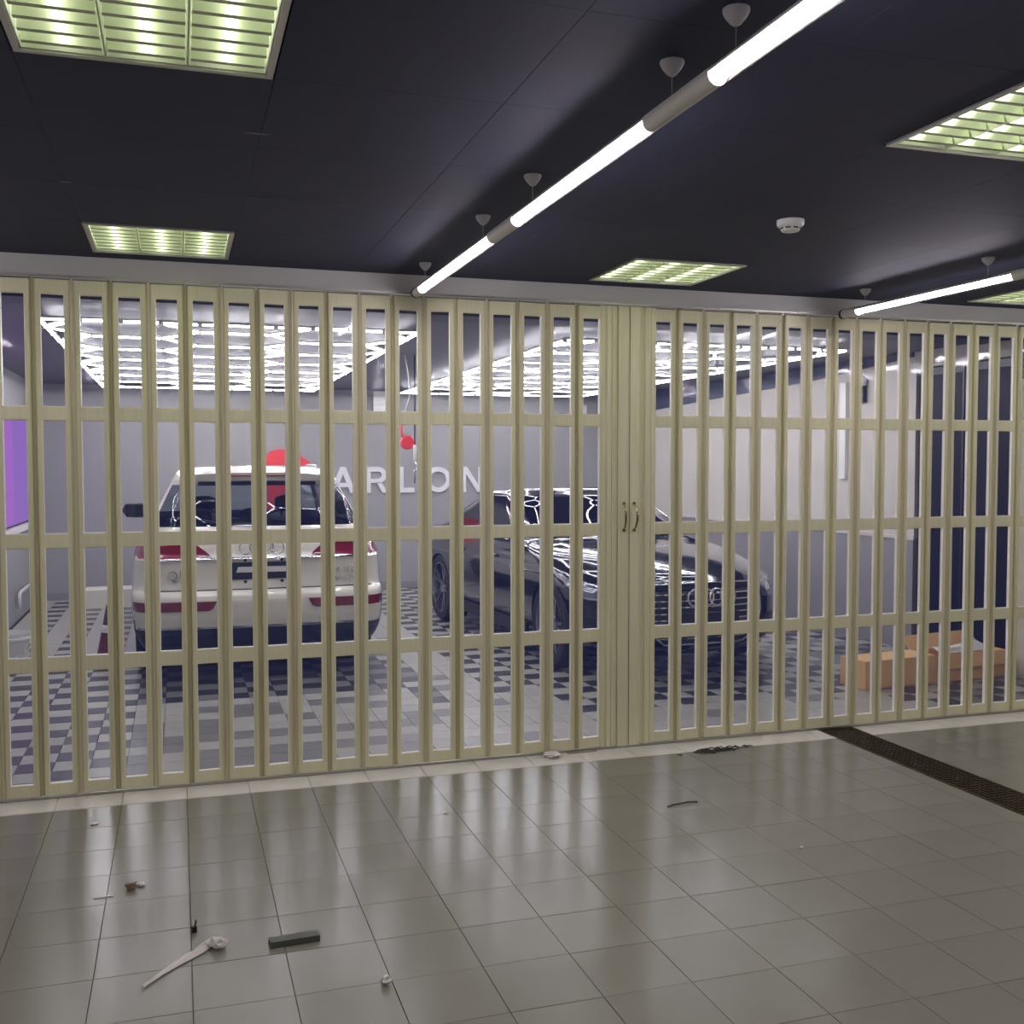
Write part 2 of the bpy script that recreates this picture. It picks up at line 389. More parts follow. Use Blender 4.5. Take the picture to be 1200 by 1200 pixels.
def leaf(label, first_c, count, step, x_end):
    t = thing('accordion_gate', label, 'gate', (first_c, GY, 0), group=None)
    for k in range(count):
        c = first_c+step*k
        ang = math.radians(3.2 if k % 2 else -3.2) + math.radians(random.uniform(-1.5, 1.5))
        dy = random.uniform(-.002, .002)
        p = link('gate_panel', PM['f'], t) if 'f' in PM else panel_frame().build('gate_panel', [CREAM, LIP_LIT], t)
        PM['f'] = p.data; p.location = (c-first_c, dy, 0); p.rotation_euler.z = ang
        for i, (z0, z1) in enumerate(ROWS):
            key = 'p%d' % i
            q = link('pane', PM[key], p) if key in PM else MB().box(-.0525, .0525, -.0008, .0008, z0, z1).build('pane', PANE, p)
            PM[key] = q.data
        hx = c-first_c-abs(step)/2
        hy = .0042*(1 if k % 2 else -1)
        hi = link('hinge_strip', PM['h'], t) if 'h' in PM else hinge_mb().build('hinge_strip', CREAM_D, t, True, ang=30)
        PM['h'] = hi.data; hi.location = (hx, hy, 0)
        rr = MB().lathe([(.0, 0), (.008, 0), (.008, .012), (0, .012)], 10) if 'r' not in PM else None
        ro = link('roller', PM['r'], t) if 'r' in PM else rr.build('roller', ALU, t)
        PM['r'] = ro.data; ro.location = (hx, 0, 2.478)
    return t
gl = leaf('left leaf of the cream accordion gate, with clear panes in front of the white car', 2.1875-17*P-4*P, 22, P, 0)
gr = leaf('right leaf of the cream accordion gate, in front of the cardboard carton', 2.6265, 20, P, 0)
def post(parent, px, mirror):
    # px: world x range handled in local coordinates of parent
    ox = parent.location.x; s = -1 if mirror else 1
    def X(a): return 2.412-ox + s*a
    def bx(b, a0, a1, y0, y1): b.box(min(X(a0), X(a1)), max(X(a0), X(a1)), y0, y1, .012, 2.482)
    b = MB(); bx(b, .003, .066, -.022, .022); bx(b, .062, .068, -.026, -.02); bx(b, .003, .008, -.025, -.02)
    b.build('closing_post', CREAM, parent)
    b = MB(); bx(b, .070, .098, -.012, .012); bx(b, .098, .104, -.020, .01); b.build('folded_panel', CREAM, parent)
    b = MB(); bx(b, .106, .132, -.016, .012); bx(b, .132, .137, -.009, .009); b.build('folded_panel', CREAM, parent)
    b = MB(); bx(b, .139, .160, -.010, .010); b.tube([(X(.164), -.002, .012), (X(.164), -.002, 2.482)], .007, 8); b.build('folded_panel', CREAM, parent)
    # handle
    hx = X(.031); pts = []
    for k in range(13):
        u = k/12; pts.append((hx+.004*math.sin(u*PI)*s, -.022-.038*math.sin(u*PI)**.7, 1.235+.15*u))
    hb = MB().tube(pts, [.0045+.002*math.sin(PI*k/12) for k in range(13)], 10)
    hb.lathe([(0, 0), (.010, 0), (.009, -.006), (.005, -.008), (0, -.008)], 14, (hx, -.022, 1.235), 'y').lathe([(0, 0), (.010, 0), (.009, -.006), (.005, -.008), (0, -.008)], 14, (hx, -.022, 1.385), 'y')
    o = hb.build('pull_handle', mat('brass_chrome', (170, 158, 120), .15, 1), parent, True, ang=50); o['label'] = 'curved metal pull handle'
post(gl, 0, True); post(gr, 0, False)
# floor guide strip and the short loose plates beside it
ft = thing('floor_track', 'thin pale metal guide strip along the foot of the cream gate', 'track', (2, 5.405, .002))
MB().box(-3.5, 4.0, -.012, .022, 0, .006).box(-3.5, 4.0, -.014, -.010, 0, .010).build('strip', ALU, ft)

# ---------------------------------------------------------------- SHOWROOM
sf = struct('floor_showroom', MB().box(SX0-.1, SX1+1.4, 5.52, SY1+.1, -.06, -.006), SUBF)
Q = .1835; oy = 5.515; ox = -.835-Q*5
def tcol(i, j):
    x = ox+Q*(i+.5); y = oy+Q*(j+.5); r = random.random()
    chk = (i+j) % 2
    if x < -.28: 
        if y > 9.2: return 1 if j % 2 and chk else 0
        return 1 if chk else 0
    if x < 1.5:
        if y < 7.4: return 2 if (j in (1, 2, 4) and r < .8) else (0 if r > .25 else 2)
        return 1 if chk else 2
    if x < 2.15: return (1 if chk and y > 6.7 else (0 if r < .7 else 2)) if x < 1.75 and y < 8.5 else (0 if r < .85 else 2)
    if x < 2.45 and y < 8.4: return 1 if (chk and y > 6.9) else 0
    if x < 4.6:
        if y < 6.25: return 0 if r < .75 else 2
        return 1 if chk else 0
    return (1 if chk and r < .8 else (0 if r < .6 else 2))
lst = []; stuff = [MB(), MB(), MB()]; mats3 = [TL, TD, TM]; cnt = 0
for j in range(0, 43):
    for i in range(0, 48):
        x0 = ox+Q*i; y0 = oy+Q*j
        if x0 < SX0-.05 or x0+Q > SX1+1.3 or y0+Q > SY1+.05: continue
        if x0 > SX1-.02 and not (6.35 < y0 < 7.4): continue
        c = tcol(i, j); x = x0+Q/2; y = y0+Q/2
        vis = -.155*y-.05 < x < .985*y-.0 and y < 7.35 and x < 5.9
        if vis and cnt < 300:
            cnt += 1; key = 'ft'
            if key not in PM: PM[key] = MB().bev(-Q/2+.0012, Q/2-.0012, -Q/2+.0012, Q/2-.0012, -.006, 0, .0012)
            mk = 'ft%d' % c
            if mk not in PM: o = PM[key].build('floor_tile', mats3[c], sf); PM[mk] = o.data
            else: o = link('floor_tile', PM[mk], sf)
            o.location = (x, y, 0)
        else: stuff[c].bev(x0+.0012, x0+Q-.0012, y0+.0012, y0+Q-.0012, -.006, 0, .0012)
for k in range(3): tag(stuff[k].build('floor_tile', mats3[k], sf), kind='stuff')
struct('ceiling_showroom', MB().box(SX0-.1, SX1+.1, 5.52, SY1+.1, SZ, SZ+.05).box(SX0, SX1, 5.50, 5.56, 2.52, SZ+.05), SCEIL)
bm_ = struct('trim_3', MB().box(SX0, SX1, 5.75, 6.18, SZ-.02, SZ).box(SX0, SX1, 6.42, 6.72, SZ-.02, SZ), SCEIL2)
struct('wall_showroom_left', MB().box(SX0-.1, SX0, 5.52, SY1+.1, 0, SZ), WALLG)
struct('wall_showroom_back', MB().box(SX0, SX1, SY1, SY1+.1, 0, SZ), WALLG)
struct('baseboard_back', MB().box(SX0, SX1, SY1-.015, SY1, 0, .09), DADO)
# right wall: light top, blue-grey dado, opening with dark glazed doors, cream pier nearest the gate
struct('wall_showroom_right', MB().box(SX1, SX1+.12, 7.47, SY1+.1, .97, 2.56).box(SX1, SX1+.12, 6.38, 7.47, 2.42, SZ), WALLL)
struct('wall_showroom_dado', MB().box(SX1-.008, SX1+.12, 7.47, SY1+.1, 0, .97), DADO)
struct('trim_4', MB().box(SX1-.02, SX1, 7.45, SY1, .955, .985), WALLL)
struct('wall_showroom_pier', MB().box(SX1, SX1+.12, 5.50, 6.38, 0, 2.24), WALLC)
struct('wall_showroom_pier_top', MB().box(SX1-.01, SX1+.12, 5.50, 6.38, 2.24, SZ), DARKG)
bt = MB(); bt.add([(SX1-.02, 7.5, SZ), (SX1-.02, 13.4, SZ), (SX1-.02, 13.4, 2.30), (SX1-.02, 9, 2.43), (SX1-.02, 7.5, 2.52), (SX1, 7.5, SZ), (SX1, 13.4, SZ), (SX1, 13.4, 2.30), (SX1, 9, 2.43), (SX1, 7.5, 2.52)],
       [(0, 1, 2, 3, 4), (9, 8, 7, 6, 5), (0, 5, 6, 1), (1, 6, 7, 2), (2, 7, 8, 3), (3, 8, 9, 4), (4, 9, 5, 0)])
struct('wall_top_band', bt, mat('slate_band', (70, 76, 96), .5))  # slate band along the right wall's top, deeper towards the back wall
DGL = mat('dark_glass', (16, 17, 30), .4, spec=.12)
dk = tag(bpy.data.objects.new('door_1', None), kind='structure'); COL.objects.link(dk); dk.location = (SX1+.05, 6.925, 0)
for s in (-1, 1):
    b = MB(); b.box(-.004, .004, s*.272-.262, s*.272+.262, .02, 2.40); q = b.build('door_glass', DGL, dk)
    b = MB()
    for e in (-1, 1): b.box(-.02, .02, s*.272+e*.255-.01, s*.272+e*.255+.01, .01, 2.41)
    b.box(-.02, .02, s*.272-.25, s*.272+.25, .01, .07).box(-.02, .02, s*.272-.25, s*.272+.25, 2.35, 2.41); b.build('door_frame', BLACK, dk)

# hexagon light grids
PHI = math.sqrt(3)
def bar(name, a, b, parent, r=.0105):
    a = Vector(a); b = Vector(b); d = b-a; Ln = d.length
    key = 'bar%.3f' % Ln
    if key not in PM:     # lamp half below, aluminium back above; length along local x
        mb = MB().tube([(-Ln/2, 0, 0), (Ln/2, 0, 0)], r, 10)
        for q, f in enumerate(mb.f): mb.m[q] = 1 if len(f) == 4 and sum(mb.v[i][2] for i in f)/4 > -.001 else 0
        mb.box(-Ln/2, Ln/2, -r*.8, r*.8, r*.5, r*1.5, 1)
        o = mb.build(name, [HEX, WHITE], parent); PM[key] = o.data
    else: o = link(name, PM[key], parent)
    o.location = (a+b)/2; o.rotation_euler.z = math.atan2(d.y, d.x)
    return o
def hexgrid(label, x0, x1, y0, y1, z):
    t = thing('hexagon_light', label, 'ceiling light', (x0, y0, z), group='hexagon light grids'); w = x1-x0; d = y1-y0
    s = w/5; h = PHI*s; n = int(round(d/h)); hy = d/n
    E = set()
    def key(p): return (round(p[0], 3), round(p[1], 3))
    for c in range(3):
        cx = s+1.5*s*c; off = hy/2 if c == 1 else 0
        for r in range(n - (1 if c == 1 else 0)):
            cy = hy*(r+.5)+off
            ps = [(cx+s*math.cos(a), cy+hy/2*(1 if math.sin(a) > .1 else -1 if math.sin(a) < -.1 else 0)) for a in [k*PI/3 for k in range(6)]]
            for k in range(6):
                a, b = key(ps[k]), key(ps[(k+1) % 6]); E.add((min(a, b), max(a, b)))
    # middle column stubs reaching the border, and the border itself
    cx = s+1.5*s
    for yy, y2 in ((hy/2, 0), (d-hy/2, d)):
        pass
    segs = [(Vector((a[0], a[1], 0)), Vector((b[0], b[1], 0))) for a, b in sorted(E)]
    for i in range(5):
        for yy in (0, d):
            a, b = key((s*i, yy)), key((s*(i+1), yy))
            if (a, b) not in E: segs.append((Vector((s*i, yy, 0)), Vector((s*(i+1), yy, 0))))
    for i in range(2*n):
        for xx in (0, w): segs.append((Vector((xx, hy/2*i, 0)), Vector((xx, hy/2*(i+1), 0))))
    for a, b in segs: bar('light_bar', a, b, t)
    nodes = MB(); seen = set()
    for a, b in segs:
        for p in (a, b):
            k = key(p)
            if k in seen: continue
            seen.add(k); nodes.lathe([(0, .014), (.02, .014), (.02, -.014), (0, -.014)], 8, (p.x, p.y, 0))
    tag(nodes.build('connector', WHITE, t), kind='stuff')
    return t
hexgrid('grid of hexagon light bars on the showroom ceiling above the white car', -.80, 1.57, 7.0, 12.8, 2.5)
hexgrid('grid of hexagon light bars on the showroom ceiling above the black car', 2.66, 5.03, 7.08, 12.85, 2.5)

# sign lettering on the back wall
LET = mat('letter_white', (222, 220, 224), .45); RED = mat('sign_red', (232, 60, 66), .45)
sg = thing('wall_sign', 'white wall lettering reading CARLON on the grey back wall behind the cars', 'sign', (0, SY1, 0))
Z0, Z1 = 1.245, 1.58; T = .062; YA, YB = -.03, 0
def arc_poly(cx, cz, ro, ri, a0, a1, n=20, sx=1):
    A = [math.radians(a0+(a1-a0)*k/n) for k in range(n+1)]
    return [(cx+ro*sx*math.cos(a), cz+ro*math.sin(a)) for a in A]+[(cx+(ri if sx == 1 else ri)*math.cos(a), cz+ri*math.sin(a)) for a in reversed(A)]
def ribbon(b, outer, inner, y0, y1):
    n = len(outer)
    for k in range(n-1): b.prism([outer[k], outer[k+1], inner[k+1], inner[k]], y0, y1)
def ring(b, cx, cz, ro, ri, a0, a1, n=24):
    A = [math.radians(a0+(a1-a0)*k/n) for k in range(n+1)]
    ribbon(b, [(cx+ro*math.cos(a), cz+ro*math.sin(a)) for a in A], [(cx+ri*math.cos(a), cz+ri*math.sin(a)) for a in A], YA, YB)
hc = (Z0+Z1)/2; ro = (Z1-Z0)/2
b = MB(); ring(b, 1.63, hc, ro, ro-T, 40, 320); b.build('letter', LET, sg)
b = MB(); ax = 2.005
b.prism([(ax-.165, Z0), (ax-.165+T*1.15, Z0), (ax+.035, Z1), (ax-.035, Z1)], YA, YB).prism([(ax+.165, Z0), (ax+.165-T*1.15, Z0), (ax-.035, Z1), (ax+.035, Z1)], YA-.001, YB).prism([(ax-.09, Z0+.075), (ax+.09, Z0+.075), (ax+.07, Z0+.13), (ax-.07, Z0+.13)], YA-.0005, YB); b.build('letter', LET, sg)
b = MB(); b.prism([(2.30, Z0), (2.30+T, Z0), (2.30+T, Z1), (2.30, Z1)], YA, YB); rr_ = .105
b.prism([(2.36, Z1-T), (2.46, Z1-T), (2.46, Z1), (2.36, Z1)], YA, YB).prism([(2.36, Z1-2*rr_), (2.46, Z1-2*rr_), (2.46, Z1-2*rr_+T*.9), (2.36, Z1-2*rr_+T*.9)], YA, YB)
ring(b, 2.46, Z1-rr_, rr_, rr_-T*.95, -90, 90); b.prism([(2.44, Z1-2*rr_+.01), (2.50, Z1-2*rr_+.01), (2.585, Z0), (2.515, Z0)], YA, YB); b.build('letter', LET, sg)
b = MB(); b.prism([(2.73, Z0), (2.73+T, Z0), (2.73+T, Z1), (2.73, Z1)], YA, YB).prism([(2.79, Z0), (2.935, Z0), (2.935, Z0+T), (2.79, Z0+T)], YA, YB); b.build('letter', LET, sg)
b = MB(); ring(b, 3.255, hc, ro, ro-T, 0, 360, 32); b.build('letter', LET, sg)
b = MB(); b.prism([(3.57, Z0), (3.57+T, Z0), (3.57+T, Z1), (3.57, Z1)], YA, YB).prism([(3.80, Z0), (3.80+T, Z0), (3.80+T, Z1), (3.80, Z1)], YA, YB).prism([(3.57, Z1), (3.645, Z1), (3.862, Z0), (3.785, Z0)], YA-.001, YB); b.build('letter', LET, sg)
em = MB(); YA, YB = -.035, 0
em.prism([(1.06, 1.60), (1.05, 1.70), (1.10, 1.775), (1.20, 1.80), (1.38, 1.80), (1.50, 1.70), (1.63, 1.60), (1.40, 1.58)], YA, YB)
em.prism([(1.06, 1.60), (1.40, 1.58), (1.34, 1.42), (1.26, 1.25), (1.16, 1.05), (1.06, 1.02), (1.06, 1.35)], YA, YB)
o = tag(em.build('wall_emblem', RED), 'red curved emblem shape on the back wall rising behind the white car roof', 'sign'); o.location = (0, SY1, 0)
# hanging things between the cars
hg = thing('hanging_cord', 'black hanging cord with a white toggle grip in front of the lettering', 'cord', (1.98, 9.0, 2.5))
MB().tube([(0, 0, .06), (.002, 0, -.3), (0, 0, -.73)], .006, 6).build('cord', BLACK, hg, True)
MB().lathe([(0, -.72), (.014, -.72), (.017, -.76), (.013, -.86), (0, -.87)], 12).build('grip', WHITE, hg, True, ang=50)
MB().tube([(0, 0, -.87), (.02, 0, -.90), (.02, 0, -.94), (-.01, 0, -.95), (0, 0, -.99)], .007, 6).build('hook', CHROME, hg, True)
MB().tube([(0, 0, -.99), (-.003, 0, -1.06)], .005, 6).build('cord', BLACK, hg, True)
rd = thing('hose_reel', 'red round reel hanging beside the black cord between the cars', 'reel', (1.925, 9.05, 2.5))
MB().tube([(-.055, 0, -.52), (-.052, 0, -.6), (-.04, 0, -.66)], .009, 8).build('strap', RED, rd, True)
MB().tube([(-.02, 0, .06), (.01, 0, -.1), (.02, 0, -.3), (-.05, 0, -.52)], .005, 6).build('cord', WHITE, rd, True)
MB().lathe([(0, -.02), (.055, -.02), (.062, -.01), (.062, .02), (.055, .03), (0, .03)], 24, (.0, 0, -.70), 'y').build('drum', RED, rd, True, ang=40)
wp = MB()
for k in range(14):
    z0 = 2.29+.0185*k; off = .006*math.sin(k*1.9)
    wp.box(2.40+.0, 2.62, SY1-.05-off, SY1-.02-off, z0, z0+.018)
o = wp.build('white_louvre_panel', mat('white_panel', (235, 235, 235), .4)); tag(o, 'white ribbed panel high on the back wall between the two light grids', 'panel')

# left side wall: purple screen and its white ledge
sc = thing('wall_screen', 'glowing purple display panel on the left showroom wall', 'screen', (SX0, 12.1, 1.0))
MB().box(0, .04, -1.5, .95, .0, 1.14).build('casing', BLACK, sc)
MB().box(.04, .044, -1.49, .94, .01, 1.13).build('screen', SCREEN, sc)
MB().box(.044, .046, -1.2, -.72, .02, 1.10).build('screen', MAGENTA, sc)['label'] = 'brighter magenta band of the display'
o = MB().box(0, .09, -1.55, 1.0, .0, .055).build('wall_ledge', WHITE, loc=(SX0, 12.1, .93)); tag(o, 'long white ledge under the purple display on the left wall', 'shelf')
pp = thing('wall_pipe', 'bent white plastic pipe low on the left wall under the purple display', 'pipe', (SX0+.04, 11.65, 0))
MB().tube([(0, 0, .14), (0, 0, .27), (0, .03, .292), (0, .10, .30), (0, .80, .30)], .018, 10).build('pipe', WHITE, pp, True)
# bucket
bk = thing('bucket', 'white plastic bucket standing on the tiles at the far left behind the gate', 'bucket', (-1.30, 9.15, 0))
MB().lathe([(0, .005), (.115, 0), (.125, .02), (.148, .20), (.155, .205), (.155, .225), (.148, .23), (.15, .265), (.145, .265), (.118, .02), (0, .015)], 28).build('tub', WHITE, bk, True, ang=45)
MB().tube([(.152*math.cos(a), -.152*abs(math.sin(a))*.9-.005, .215-.15*math.sin(a)) for a in [PI*k/14 for k in range(15)]], .004, 6).build('handle', CHROME, bk, True)
# cone
cn = thing('traffic_cone', 'dark red cone with a white band on the floor left of the white car', 'traffic cone', (-.54, 9.05, 0))
CONE = mat('cone_maroon', (104, 42, 56), .5)
MB().lathe([(.125, .02), (.115, .03), (.072, .25), (.0715, .25)], 24).build('cone_body', CONE, cn, True, ang=40)
MB().lathe([(.0735, .25), (.0685, .275), (.060, .31), (.0595, .31)], 24).build('white_band', WHITE, cn, True)
MB().lathe([(.0605, .31), (.03, .47), (.018, .475), (0, .475)], 24).build('cone_tip', mat('cone_tip', (70, 74, 80), .5), cn, True, ang=40)
MB().bev(-.15, .15, -.15, .15, 0, .022, .006).build('base', BLACK, cn)
# white low board against back wall
o = MB().bev(-1.02, -.33, 12.55, 12.85, 0, .21, .01).build('low_plinth', mat('plinth', (226, 224, 206), .5)); tag(o, 'low off-white plinth on the floor by the back wall left of the white car', 'plinth')
# bits on the right wall
wc = thing('wall_lamp', 'small white fitting with a hanging wire high on the right showroom wall', 'lamp', (SX1-.04, 8.16, 2.5))
MB().tube([(0, 0, .03), (-.01, .01, .0), (0, 0, -.05), (-.005, 0, -.1)], .008, 6).build('wire', WHITE, wc, True)
MB().lathe([(0, .06), (.02, .055), (.045, .02), (.045, -.02), (.02, -.05), (0, -.055)], 16, (0, 0, -.14)).build('shade', WHITE, wc, True)
MB().box(-.01, .03, -.03, .06, -.33, -.18).build('bracket', BLACK, wc)
o = MB().box(-.03, .0, -.045, .045, -.9, .0).build('vertical_conduit', WHITE, loc=(SX1-.001, 8.46, 2.37)); tag(o, 'white vertical conduit cover on the right showroom wall', 'conduit')
o = MB().box(-.02, 0, -.12, .12, -.05, .05).build('socket_plate', WHITE, loc=(SX1-.001, 10.75, 2.22)); 
bpy.data.objects.remove(o)
o = MB().box(-.05, .05, -.02, 0, -.09, .09).build('wall_box', WHITE, loc=(5.3, SY1-.001, 2.33)); tag(o, 'small white box on the back wall near the ceiling to the right', 'box')

# long cardboard box
CARD = mat('cardboard', (240, 194, 134), .75, var=.06, vscale=6)
cbx = thing('cardboard_box', 'long low brown cardboard carton with an open flap behind the right leaf', 'box', (4.62, 6.24, 0), math.radians(5.5))
b = MB(); Lx, Wy, Hz, th = 1.36, .26, .20, .006
b.box(0, Lx, 0, th, 0, Hz).box(0, Lx, Wy-th, Wy, 0, Hz).box(0, th, th, Wy-th, 0, Hz).box(Lx-th, Lx, th, Wy-th, 0, Hz).box(0, Lx, 0, Wy, 0, th).box(0, .66, 0, Wy, Hz-.001, Hz+th)
b.build('carton', CARD, cbx)
b = MB(); b.add([(.66, Wy, Hz), (Lx, Wy, Hz), (Lx, Wy+.10, Hz+.10), (.66, Wy+.10, Hz+.09), (.66, Wy+.005, Hz), (Lx, Wy+.005, Hz), (Lx, Wy+.105, Hz+.10), (.66, Wy+.105, Hz+.09)], [(0, 1, 2, 3), (7, 6, 5, 4), (0, 4, 5, 1), (1, 5, 6, 2), (2, 6, 7, 3), (3, 7, 4, 0)])
b.add([(.66, 0, Hz), (Lx, 0, Hz), (Lx-.02, -.03, Hz-.10), (.68, -.03, Hz-.10), (.66, -.004, Hz), (Lx, -.004, Hz), (Lx-.02, -.034, Hz-.10), (.68, -.034, Hz-.10)], [(0, 1, 2, 3), (7, 6, 5, 4), (0, 4, 5, 1), (1, 5, 6, 2), (2, 6, 7, 3), (3, 7, 4, 0)])
b.build('flap', CARD, cbx)
b = MB(); b.add([(.74, .03, Hz+.002), (1.28, .05, Hz+.002), (1.26, .2, Hz+.05), (.98, .22, Hz+.012), (.80, .18, Hz+.03), (.9, .08, Hz+.035), (1.1, .1, Hz+.03)], [(0, 1, 6, 5), (0, 5, 4), (5, 6, 3, 4), (1, 2, 6), (6, 2, 3)])
o = b.build('packing_sheet', mat('foam_white', (236, 232, 226), .6)); o.location = (4.62, 6.24, 0); o.rotation_euler.z = math.radians(5.5); tag(o, 'crumpled white packing sheet lying in the open end of the long carton', 'packing')

# ---------------------------------------------------------------- CARS
def interp(tab, z):
    n = len(tab)
    if z <= tab[0][0]: return tab[0][1:]
    if z >= tab[-1][0]: return tab[-1][1:]
    for k in range(n-1):
        if tab[k][0] <= z <= tab[k+1][0]: break
    a, b = tab[k], tab[k+1]; t = (z-a[0])/(b[0]-a[0]); out = []
    for i in range(1, len(a)):
        h = b[0]-a[0]; d = (b[i]-a[i])/h
        dp = (a[i]-tab[k-1][i])/(a[0]-tab[k-1][0]) if k > 0 else d
        dn = (tab[k+2][i]-b[i])/(tab[k+2][0]-b[0]) if k+2 < n else d
        m0 = 0 if dp*d <= 0 else 2*dp*d/(dp+d); m1 = 0 if dn*d <= 0 else 2*dn*d/(dn+d)
        t2, t3 = t*t, t*t*t
        out.append((2*t3-3*t2+1)*a[i]+(t3-2*t2+t)*h*m0+(-2*t3+3*t2)*b[i]+(t3-t2)*h*m1)
    return out
# columns: z, half width, rear y, front y, rear corner, front corner, rear bow, front bow
NR, NC, NS = 8, 6, 26
def outline(tab, z):
    w, yr, yf, rr, rf, br, bf = interp(tab, z)
    rr = min(rr, w*.9, (yf-yr)*.45); rf = min(rf, w*.9, (yf-yr)*.45); pts = []
    R = lambda x: yr+br*(x/w)**2; F = lambda x: yf-bf*(x/w)**2
    for k in range(NR): x = (w-rr)*k/NR; pts.append((x, R(x)))
    for k in range(NC):
        a = PI/2*k/NC; x = w-rr+rr*math.sin(a); pts.append((x, R(x)+rr*(1-math.cos(a))))
    ya = yr+br+rr; yb = yf-bf-rf
    for k in range(NS+1): pts.append((w, ya+(yb-ya)*k/NS))
    for k in range(1, NC+1):
        a = PI/2*(1-k/NC); x = w-rf+rf*math.sin(a); pts.append((x, F(x)-rf*(1-math.cos(a))))
    for k in range(1, NR+1): x = (w-rf)*(1-k/NR); pts.append((x, F(x)))
    full = pts+[(-x, y) for x, y in reversed(pts[1:-1])]
    return full, len(pts)
def surf(tab, x, z, side):
    w, yr, yf, rr, rf, br, bf = interp(tab, z); ax = min(abs(x), w)
    r = rr if side == 'rear' else rf; t = max(0, min(1, (ax-(w-r))/r)) if r > 0 else 0
    cut = r*(1-math.sqrt(max(0, 1-t*t)))
    return yr+br*(ax/w)**2+cut if side == 'rear' else yf-bf*(ax/w)**2-cut
def patch(tab, rows, side='rear', off=.006, th=.02, nc=10, mirror=False):
    """strip of surface between x0 and x1 for each (z, x0, x1) row, pushed out by off"""
    b = MB(); d = -1 if side == 'rear' else 1; n = nc+1; R = len(rows)
    for layer in (0, 1):
        for z, x0, x1 in rows:
            for k in range(n):
                x = x0+(x1-x0)*k/nc; y = surf(tab, x, z, side)+d*off-(d*th if layer else 0)
                b.v.append((-x if mirror else x, y, z))
    N_ = R*n
    for r in range(R-1):
        for k in range(nc):
            i = r*n+k; b.f.append((i, i+1, i+n+1, i+n)); b.f.append((N_+i+n, N_+i+n+1, N_+i+1, N_+i)); b.m += [0, 0]
    for r in range(R-1):
        for k in (0, nc): i = r*n+k; b.f.append((i, i+n, N_+i+n, N_+i)); b.m.append(0)
    for r in (0, R-1):
        for k in range(nc): i = r*n+k; b.f.append((i, i+1, N_+i+1, N_+i)); b.m.append(0)
    return b
def shell(tab, wins, wheels, wr, paint, lower_z, parent, name='body', sub=3, glass=None, black=None):
    zs = []
    for k in range(len(tab)-1):
        for q in range(sub): zs.append(tab[k][0]+(tab[k+1][0]-tab[k][0])*q/sub)
    zs.append(tab[-1][0])
    V_ = []; n = 0
    for z in zs:
        o, h = outline(tab, z); n = len(o)
        ztop = tab[-1][0]
        V_ += [(x, y, z) for x, y in o]
    me = bpy.data.meshes.new(name); F_ = []; MI = []
    for s in range(len(zs)-1):
        zc = (zs[s]+zs[s+1])/2
        for k in range(n):
            kk = k if k < h-1 else n-1-k   # mirrored index of the face
            F_.append((s*n+k, s*n+(k+1) % n, (s+1)*n+(k+1) % n, (s+1)*n+k))
            MI.append(1 if any(z0 < zc < z1 and k0 <= kk < k1 for z0, z1, k0, k1 in wins) else (2 if zc < lower_z else 0))
    F_.append(tuple(range(n-1, -1, -1))); MI.append(2); F_.append(tuple((len(zs)-1)*n+k for k in range(n))); MI.append(0)
    me.from_pydata(V_, [], F_)
    for q in (paint, glass, black): me.materials.append(q)
    me.polygons.foreach_set('material_index', MI)
    bm = bmesh.new(); bm.from_mesh(me); bmesh.ops.recalc_face_normals(bm, faces=bm.faces)
    bm.to_mesh(me); bm.free()
    o = bpy.data.objects.new(name, me); COL.objects.link(o)
    # wheel arches
    cut = MB()
    for wy in wheels:
        for s in (-1, 1): cut.lathe([(0, s*.62), (wr, s*.62), (wr, s*1.2), (0, s*1.2)], 40, (0, wy, wr-.035), 'x')
    c = cut.build('arch_cutter', black)
    md = o.modifiers.new('b', 'BOOLEAN'); md.object = c; md.operation = 'DIFFERENCE'; md.solver = 'EXACT'
    dg = bpy.context.evaluated_depsgraph_get(); m2 = bpy.data.meshes.new_from_object(o.evaluated_get(dg))
    bpy.data.objects.remove(c); bpy.data.objects.remove(o)
    # split off the glass
    g = m2.copy()
    for mesh, keep in ((m2, False), (g, True)):
        bm = bmesh.new(); bm.from_mesh(mesh)
        bmesh.ops.delete(bm, geom=[f for f in bm.faces if (f.material_index == 1) != keep], context='FACES')
        bm.to_mesh(mesh); bm.free()
        for p in mesh.polygons: p.use_smooth = True
        mesh.set_sharp_from_angle(angle=math.radians(32))
    m2.name = name; body = link(name, m2, parent); gl_ = link('window_glass', g, parent)
    return body, gl_
